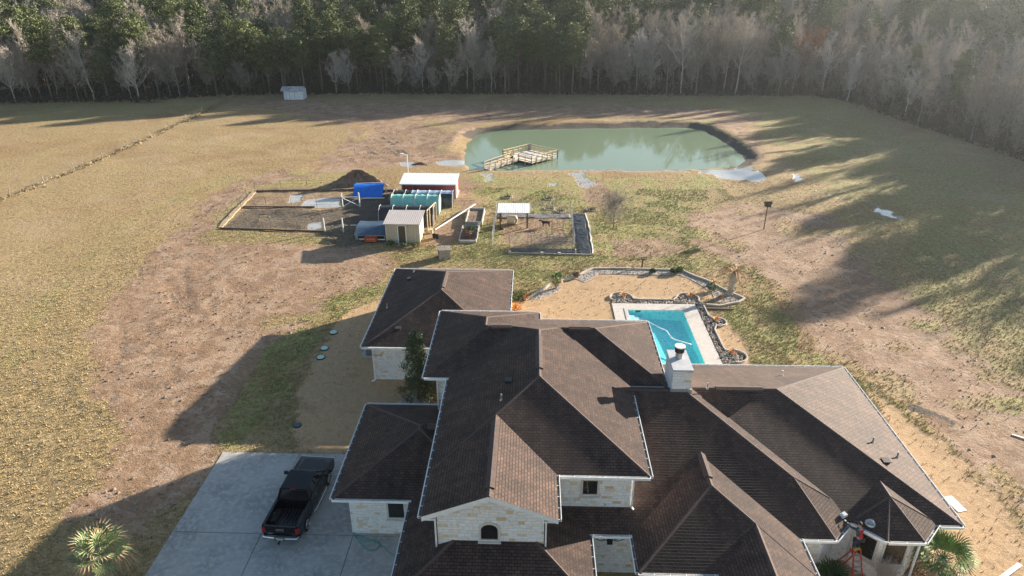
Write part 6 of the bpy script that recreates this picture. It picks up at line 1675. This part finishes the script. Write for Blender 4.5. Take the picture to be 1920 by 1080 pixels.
fan_palm('fan_palm', 'small young palm with green leaves on the stone edging behind the rear wing', (2.45, 58.6, 0), .95, .75, 22, 7, M['frond'], M['frond_dry'], .3, .13, .15)
def spiky(name, label, loc, L_, n, seed, mat_, w=.045, cat='plant', group=None, el0=10):
    t = MB(); pr = random.Random(seed)
    for i in range(n):
        a = i * 2.399; el = R(pr.uniform(el0, 85)); l = L_ * pr.uniform(.65, 1.1); d = Vector((math.cos(a) * math.cos(el), math.sin(a) * math.cos(el), math.sin(el))); s_ = Vector((-math.sin(a), math.cos(a), 0)) * w
        m_ = d * l * .55; e_ = d * l + Vector((0, 0, -.22 * l)); t.add([s_ * .4, -s_ * .4, m_ - s_, m_ + s_, e_], [(0, 1, 2, 3), (3, 2, 4)])
    o = t.build(name, mat_, uv=False, loc=loc); tag(o, label, cat, group); return o
G2 = lambda x, y: tuple(at(x, y)[:2]) + (.05,)
spiky('orange_plant', 'large frosted orange spiky plant against the right eave of the rear wing', G2(966, 584), 1.15, 46, 1, M['orange_leaf'], .08)
spiky('orange_plant', 'orange spiky plant at the start of the stone edging by the rear wing', G2(984, 562), .8, 36, 2, M['orange_leaf'], .07)
for k, (x, y, lb) in enumerate(((1338, 533, 'small rusty plant beside the back right edging near the dry palm'), (1349, 561, 'small orange plant in front of the dry palm trunk'), (1294, 556, 'orange plant in the round rock bed at the back right pool corner'), (1168, 556, 'brown plant in the round rock bed at the back left pool corner'), (1342, 602, 'orange plant in the round rock bed halfway down the pool side'), (1372, 664, 'bright orange plant in the round rock bed nearest the chimney'))):
    spiky('orange_plant', lb, G2(x, y), .55, 34, 10 + k, M['orange_leaf'], .05, el0=25)
def bush(name, label, loc, r, h, n, seed, mat_, cat='shrub', s0=.03, s1=.09):
    rr = np.random.default_rng(seed); m = n; d = rr.normal(size=(m, 3)); d /= np.linalg.norm(d, axis=1, keepdims=True); lump = .7 + .45 * vnoise(d[:, :2] * 3 + 9, .8, seed)
    pos = d * (rr.uniform(.2, 1, (m, 1)) ** .5) * lump[:, None] * np.array([r, r, h * .5]) + np.array([0, 0, h * .5]); pos[:, 2] = np.abs(pos[:, 2])
    s = rr.uniform(s0, s1, (m, 1)); u = rr.normal(size=(m, 3)); u /= np.linalg.norm(u, axis=1, keepdims=True); w = rr.normal(size=(m, 3)); w -= (w * u).sum(1, keepdims=True) * u; w /= np.linalg.norm(w, axis=1, keepdims=True)
    V = np.stack([pos + u * s * 1.5, pos + w * s * .6, pos - u * s, pos - w * s * .6], 1).reshape(-1, 3)
    o = link(bpy.data.objects.new(name, np_mesh(name, V, np.arange(m * 4).reshape(-1, 4), mat_))); o.location = loc; tag(o, label, cat); return o
M['shrub'] = mat_leaf('shrub_leaf', (.03, .06, .02), (.13, .19, .07)); M['drybrush'] = mat_leaf('dry_stalks', (.12, .07, .05), (.32, .20, .14))
bush('shrub', 'dark green shrub between the two orange plants by the rear wing', G2(970, 562), .75, .8, 700, 31, M['shrub'])
for x, y, r, lb in ((1224, 512, .35, 'single small green shrub in the middle of the back gravel bed'), (1262, 512, .4, 'left one of two green shrubs in the back gravel bed'), (1274, 511, .45, 'right one of two green shrubs in the back gravel bed'), (1334, 546, .6, 'rounded grey green shrub left of the dry palm'), (1080, 520, .4, 'brown dead stump plant on the stone edging')):
    bush('shrub', lb, G2(x, y), r, r * 1.3, 420, int(x), M['shrub'] if x != 1080 else M['drybrush'])
for x, y, lb in ((-13.6, 68.4, 'weedy green clump right of the shed door'), (-15.2, 68.9, 'weedy green clump left of the shed door'), (-12.4, 68.3, 'low weeds at the right front corner of the cream shed')):
    bush('weed_clump', lb, (x, y, 0), .55, .55, 260, int(x * -7), M['shrub'], 'weeds')
bush('dry_stalks', 'brown dry stalks filling the nearer raised bed', (-6.95, 71.2, .1), .8, .85, 900, 8, M['drybrush'], 'plants'); bush('bed_weeds', 'green weeds in the far half of the nearer raised bed', (-6.9, 73.5, .1), .75, .5, 500, 9, M['shrub'], 'plants')
# conifer beside the rear wing
cf = thing('conifer', 'tall shaggy green conifer beside the stone wall of the rear wing', 'tree', (-7.75, 40.15, 0))
s = MB(); s.tube([(0, 0, -.1), (.05, 0, 2.5), (0, .05, 5.2)], [.12, .08, .02], 7); s.build('trunk', M['wood_dark'], cf)
rr = np.random.default_rng(12); C = []; rad = []
for k in range(210):
    z = .4 + 4.7 * rr.random() ** 1.1; rr0 = 1.25 * (1 - (z - .4) / 5.2) ** .75 + .08; a = rr.uniform(0, 6.28); q = rr.uniform(.3, 1.05); C.append((rr0 * q * math.cos(a), rr0 * q * math.sin(a), z + .1 * q)); rad.append(.16 + .2 * rr.random())
for dz_, ox, oy in ((5.5, .05, 0), (5.2, -.05, .05), (4.7, .45, 0), (4.9, .4, .05)): C.append((ox, oy, dz_ - .1)); rad.append(.14)
C = np.array(C); rad = np.array(rad) * 1.25; n = len(C); m = 60; d = rr.normal(size=(n, m, 3)); d /= np.linalg.norm(d, axis=2, keepdims=True)
pos = (C[:, None] + d * rr.uniform(.2, 1, (n, m, 1)) * rad[:, None, None] * np.array([1, 1, 1.35])).reshape(-1, 3); K_ = len(pos); s_ = rr.uniform(.025, .06, (K_, 1)); u = rr.normal(size=(K_, 3)); u[:, 2] += .9; u /= np.linalg.norm(u, axis=1, keepdims=True); w = rr.normal(size=(K_, 3)); w -= (w * u).sum(1, keepdims=True) * u; w /= np.linalg.norm(w, axis=1, keepdims=True)
V = np.stack([pos + u * s_ * 2.2, pos + w * s_ * .6, pos - u * s_, pos - w * s_ * .6], 1).reshape(-1, 3)
cr = link(bpy.data.objects.new('crown', np_mesh('crown', V, np.arange(K_ * 4).reshape(-1, 4), mat_leaf('conifer_foliage', (.022, .042, .020), (.12, .155, .075))))); cr.parent = cf
# bare bush in the yard
r_, raw = tree_proto('bare_bush', make_bare(31, 3.7, .62, .010, 1.7, .06), (M['bark_grey'], M['bark_grey'])); r_.location = (9.6, 75.2, 0); r_.scale = (1.05, 1.05, .95); tag(r_, 'wide bare grey bush standing alone in the grass right of the dog run', 'bush')
r_, raw = tree_proto('bare_bush', make_bare(33, 1.3, .5, .008, 1.0, .05), (M['bark_grey'], M['twig'])); r_.location = (17.3, 24.3, 0); tag(r_, 'small leafless shrub at the foot of the bay wall', 'bush')
r_, raw = tree_proto('bare_tree', make_bare(34, 6.5, .5, .026, 1.0, .2), (M['rust_twig'], M['rust_twig'])); r_.location = (63.5, 166, 0); r_.scale = (2, 2, 2); tag(r_, 'rust coloured tree standing behind the far right corner of the field', 'tree')
# leaf litter at the front right corner
spots = np.random.default_rng(4).normal(size=(420, 2)) * [1.1, .8] + [19.6, 25.3]
scatter_leaves('leaf_litter', np.column_stack([spots, np.full(420, .03)]), np.full(420, .25), 8, .03, .07, mat_leaf('dead_leaves', (.16, .10, .06), (.55, .42, .28)), 5, .2, 'dead leaves on the bed at the right front corner', 'leaves')

# ------------------------------------------------------------------ figures grown on skeletons
def skin(name, joints, edges, mat, parent, sub=2, root=0):
    """joints: [(x,y,z,radius or (rx,ry))]"""
    me = bpy.data.meshes.new(name); me.from_pydata([j[:3] for j in joints], edges, [])
    o = link(bpy.data.objects.new(name, me)); o.parent = parent
    o.modifiers.new('Skin', 'SKIN'); lay = me.skin_vertices[0].data
    for i, j in enumerate(joints): lay[i].radius = j[3] if isinstance(j[3], tuple) else (j[3], j[3]); lay[i].use_root = (i == root)
    s = o.modifiers.new('Subdivision', 'SUBSURF'); s.levels = sub; s.render_levels = sub
    me.materials.append(mat)
    dg = bpy.context.evaluated_depsgraph_get(); m2 = bpy.data.meshes.new_from_object(o.evaluated_get(dg)); o.modifiers.clear(); o.data = m2
    m2.polygons.foreach_set('use_smooth', [True] * len(m2.polygons)); return o
skinm = plain('skin', (0.42, 0.25, 0.18), 0.6, 0.08, 8, 0.05); shirt = plain('dark_teal_shirt', (0.022, 0.055, 0.075), 0.85, 0.3, 9, 0.3); pants = plain('navy_trousers', (0.02, 0.03, 0.055), 0.85, 0.3, 9, 0.3); hairm = plain('dark_hair', (0.03, 0.022, 0.018), 0.7, 0.3, 20, 0.4); redm = plain('red_harness', (0.45, 0.02, 0.03), 0.6, 0.15); bootm = plain('brown_boots', (0.05, 0.035, 0.025), 0.7, 0.2); glove = plain('grey_glove', (0.45, 0.46, 0.48), 0.7, 0.15)
wz = 1.78
person = thing('person', 'person in dark teal shirt and red harness on the ladder, reaching over the gutter', 'person', (16.05, 25.28, wz), R(8))
# local frame: facing +y (towards the roof), z up from the feet
J = [(0, .02, .94, (.15, .11)), (0, .03, 1.12, (.14, .10)), (0, .08, 1.30, (.165, .105)), (0, .12, 1.43, (.15, .09)), (0, .15, 1.50, (.055, .055)), (0, .18, 1.58, (.075, .085)), (0, .21, 1.68, (.082, .098)), (0, .22, 1.75, (.06, .07)),
     (-.19, .12, 1.42, .062), (-.34, .30, 1.40, .045), (-.45, .52, 1.52, .033), (.19, .12, 1.42, .062), (.33, .28, 1.28, .045), (.36, .48, 1.22, .033),
     (-.10, .0, .86, (.095, .095)), (-.12, .06, .48, .062), (-.13, .0, .10, .042), (.10, .0, .86, (.095, .095)), (.13, .12, .56, .062), (.13, .06, .28, .045), (-.13, .12, .04, .038), (.13, .17, .25, .036)]
EJ = [(0, 1), (1, 2), (2, 3), (3, 4), (4, 5), (5, 6), (6, 7), (3, 8), (8, 9), (9, 10), (3, 11), (11, 12), (12, 13), (0, 14), (14, 15), (15, 16), (16, 20), (0, 17), (17, 18), (18, 19), (19, 21)]
body = skin('body', J, EJ, skinm, person)
def hand(c, d, s):
    c = Vector(c); d = Vector(d).normalized(); sd = d.cross(Vector((0, 0, 1))).normalized() * s
    jj = [(c.x, c.y, c.z, (.03, .02)), tuple(c + d * .05) + ((.038, .018),)]; ee = [(0, 1)]
    for k, (off, ln) in enumerate(((-.03, .075), (-.01, .085), (.01, .08), (.03, .062))):
        b_ = c + d * .08 + sd * off; m_ = b_ + d * ln * .5; e_ = m_ + (d * .7 + Vector((0, 0, -.7))) * ln * .5; i = len(jj)
        jj += [tuple(b_) + (.010,), tuple(m_) + (.009,), tuple(e_) + (.008,)]; ee += [(1, i), (i, i + 1), (i + 1, i + 2)]
    i = len(jj); t0 = c + d * .02 + sd * -.04; jj += [tuple(t0) + (.012,), tuple(t0 + d * .045 + sd * -.02) + (.010,)]; ee += [(0, i), (i, i + 1)]
    return jj, ee
for c, d, s in (((-.46, .54, 1.53), (-.3, .9, .2), 1), ((.365, .51, 1.21), (.1, .95, -.2), -1)):
    jj, ee = hand(c, d, s); skin('glove', jj, ee, glove, body, 1)
nose = MB(); nose.add([(-.015, .30, 1.66), (.015, .30, 1.66), (0, .335, 1.655), (0, .30, 1.70)], [(0, 1, 2), (1, 3, 2), (3, 0, 2)]); nose.build('nose', skinm, body, uv=False)
for s in (-1, 1):
    e_ = MB(); e_.blob((s * .085, .20, 1.67), .026, (.4, .8, 1.1), 8, 6, 0); e_.build('ear', skinm, body, uv=False)
    e_ = MB(); e_.blob((s * .032, .297, 1.69), .012, (1, .6, .7), 8, 6, 0); e_.build('eye', M['dark'], body, uv=False)
m_ = MB(); m_.box((0, .292, 1.625), (.045, .012, .010)); m_.build('mouth', redm, body)
h_ = MB(); h_.blob((0, .175, 1.71), .098, (.95, 1.08, .95), 14, 10, .03, 3); h_.build('hair', hairm, body, smooth=True)
SJ = [(0, .02, .95, (.165, .125)), (0, .03, 1.12, (.155, .115)), (0, .08, 1.30, (.182, .12)), (0, .12, 1.43, (.165, .10)), (0, .145, 1.485, (.075, .07)), (-.19, .12, 1.42, .075), (-.34, .30, 1.40, .057), (-.43, .48, 1.50, .045), (.19, .12, 1.42, .075), (.33, .28, 1.28, .057), (.355, .45, 1.225, .045)]
skin('shirt', SJ, [(0, 1), (1, 2), (2, 3), (3, 4), (3, 5), (5, 6), (6, 7), (3, 8), (8, 9), (9, 10)], shirt, body)
PJ = [(0, .02, .95, (.165, .125)), (-.10, 0, .86, (.11, .11)), (-.12, .06, .48, .078), (-.13, .0, .13, .062), (.10, 0, .86, (.11, .11)), (.13, .12, .56, .078), (.13, .06, .31, .062)]
skin('trousers', PJ, [(0, 1), (1, 2), (2, 3), (0, 4), (4, 5), (5, 6)], pants, body)
for x, y, z in ((-.13, .05, .045), (.13, .11, .255)): b_ = MB(); b_.box((x, y, z), (.10, .28, .09)); b_.box((x, y - .08, z + .08), (.10, .12, .14)); b_.build('boot', bootm, body, bevel=.02)
hn = MB(); hn.tube([(-.10, .0, 1.46), (-.02, -.06, 1.30), (.06, -.085, 1.08)], .028, 6); hn.tube([(.10, .0, 1.46), (.02, -.06, 1.30), (-.06, -.085, 1.08)], .028, 6); hn.tube([(-.165, .0, 1.0), (0, -.11, 1.0), (.165, .0, 1.0)], .03, 6); hn.box((.03, -.10, 1.14), (.10, .03, .22)); hn.build('harness', redm, body)
for s in (-1, 1): q = MB(); q.box((s * .2, -.03, .86), (.13, .20, .26)); q.build('tool_pouch', bootm if s > 0 else pants, body, bevel=.03)
# ladder
M['ladder'] = plain('red_fibreglass', (0.50, 0.055, 0.04), 0.5, 0.15); M['alu'] = plain('aluminium', (0.50, 0.50, 0.50), 0.4, 0.1, 8, 0.03, metallic=0.5)
ld = thing('step_ladder', 'red fibreglass step ladder with aluminium treads standing against the bay', 'ladder', (16.05, 24.9, 0), R(8))
for s in (-1, 1):
    q = MB(); q.bar((s * .30, -.62, 0), (s * .17, .22, 2.15), .035, .09, up=(0, 1, .3)); q.build('rail', M['ladder'], ld)
    q = MB(); q.bar((s * .34 - .28, 1.05, 0), (s * .17, .30, 2.12), .03, .06, up=(0, 1, -.3)); q.build('rear_leg', M['ladder'], ld)
for k in range(7):
    f_ = .12 + k * .125; hw = .30 - .13 * f_; q = MB(); q.box((0, -.62 + .84 * f_, 2.15 * f_), (hw * 2, .09, .025)); q.build('tread', M['alu'], ld)
q = MB(); q.box((0, .26, 2.17), (.34, .12, .04)); q.build('top_cap', plain('yellow_cap', (.55, .42, .04), .5, .1), ld)

# dog
dogm = plain('dark_brown_coat', (0.045, 0.026, 0.018), 0.8, 0.35, 7, 0.3); tan = plain('pale_muzzle', (0.42, 0.34, 0.26), 0.8, 0.2)
dog = thing('dog', 'big dark brown dog standing in the sun inside the dog run', 'dog', (1.75, 74.95, 0), R(178))
dg_ = [(0, 0, .60, (.14, .17)), (.28, 0, .60, (.155, .19)), (-.30, 0, .62, (.12, .135)), (.44, 0, .68, (.11, .14)), (.56, 0, .80, (.075, .085)), (.68, 0, .84, (.085, .08)), (.80, 0, .80, (.045, .042)), (.88, 0, .79, (.034, .032)),
       (.36, .11, .45, (.055, .07)), (.36, .12, .24, .032), (.38, .12, .04, .03), (.30, -.11, .45, (.055, .07)), (.26, -.12, .24, .032), (.30, -.12, .04, .03),
       (-.36, .11, .50, (.075, .09)), (-.30, .12, .34, .045), (-.42, .12, .22, .028), (-.38, .12, .04, .028), (-.30, -.11, .50, (.075, .09)), (-.22, -.12, .34, .045), (-.33, -.12, .22, .028), (-.29, -.12, .04, .028),
       (-.46, 0, .68, .035), (-.62, 0, .74, .024), (-.74, 0, .84, .014)]
de = [(0, 1), (0, 2), (1, 3), (3, 4), (4, 5), (5, 6), (6, 7), (1, 8), (8, 9), (9, 10), (1, 11), (11, 12), (12, 13), (2, 14), (14, 15), (15, 16), (16, 17), (2, 18), (18, 19), (19, 20), (20, 21), (2, 22), (22, 23), (23, 24)]
skin('body', dg_, de, dogm, dog, 2)
for s in (-1, 1): q = MB(); q.add([(.62, s * .05, .90), (.68, s * .08, .90), (.62, s * .11, .80), (.66, s * .09, .97)], [(0, 1, 3), (1, 2, 3), (2, 0, 3), (0, 2, 1)]); q.build('ear', dogm, dog, uv=False)
q = MB(); q.blob((.86, 0, .79), .04, (1.2, .9, .8), 8, 6, 0); q.build('muzzle', tan, dog, uv=False)
q = MB(); q.tube([(.53 + .0 * k, .085 * math.cos(k / 6 * math.pi), .79 + .09 * math.sin(k / 6 * math.pi)) for k in range(13)], .014, 5); q.build('collar', redm, dog)

# ------------------------------------------------------------------ air
hz_ = MB(); hz_.box2((-1650, -700, -4.5), (1650, 1750, 44.0))
hm = bpy.data.materials.new('haze'); hm.use_nodes = True; nt = hm.node_tree; nt.nodes.clear()
ho = nt.nodes.new('ShaderNodeOutputMaterial'); pv = nt.nodes.new('ShaderNodeVolumePrincipled')
pv.inputs['Color'].default_value = (0.86, 0.92, 1.0, 1); pv.inputs['Density'].default_value = 0.00017; pv.inputs['Anisotropy'].default_value = 0.7
nt.links.new(pv.outputs[0], ho.inputs['Volume'])
h_o = hz_.build('haze', hm, uv=False); tag(h_o, 'thin pale haze in the air', kind='stuff')
h_o['category'] = 'haze'
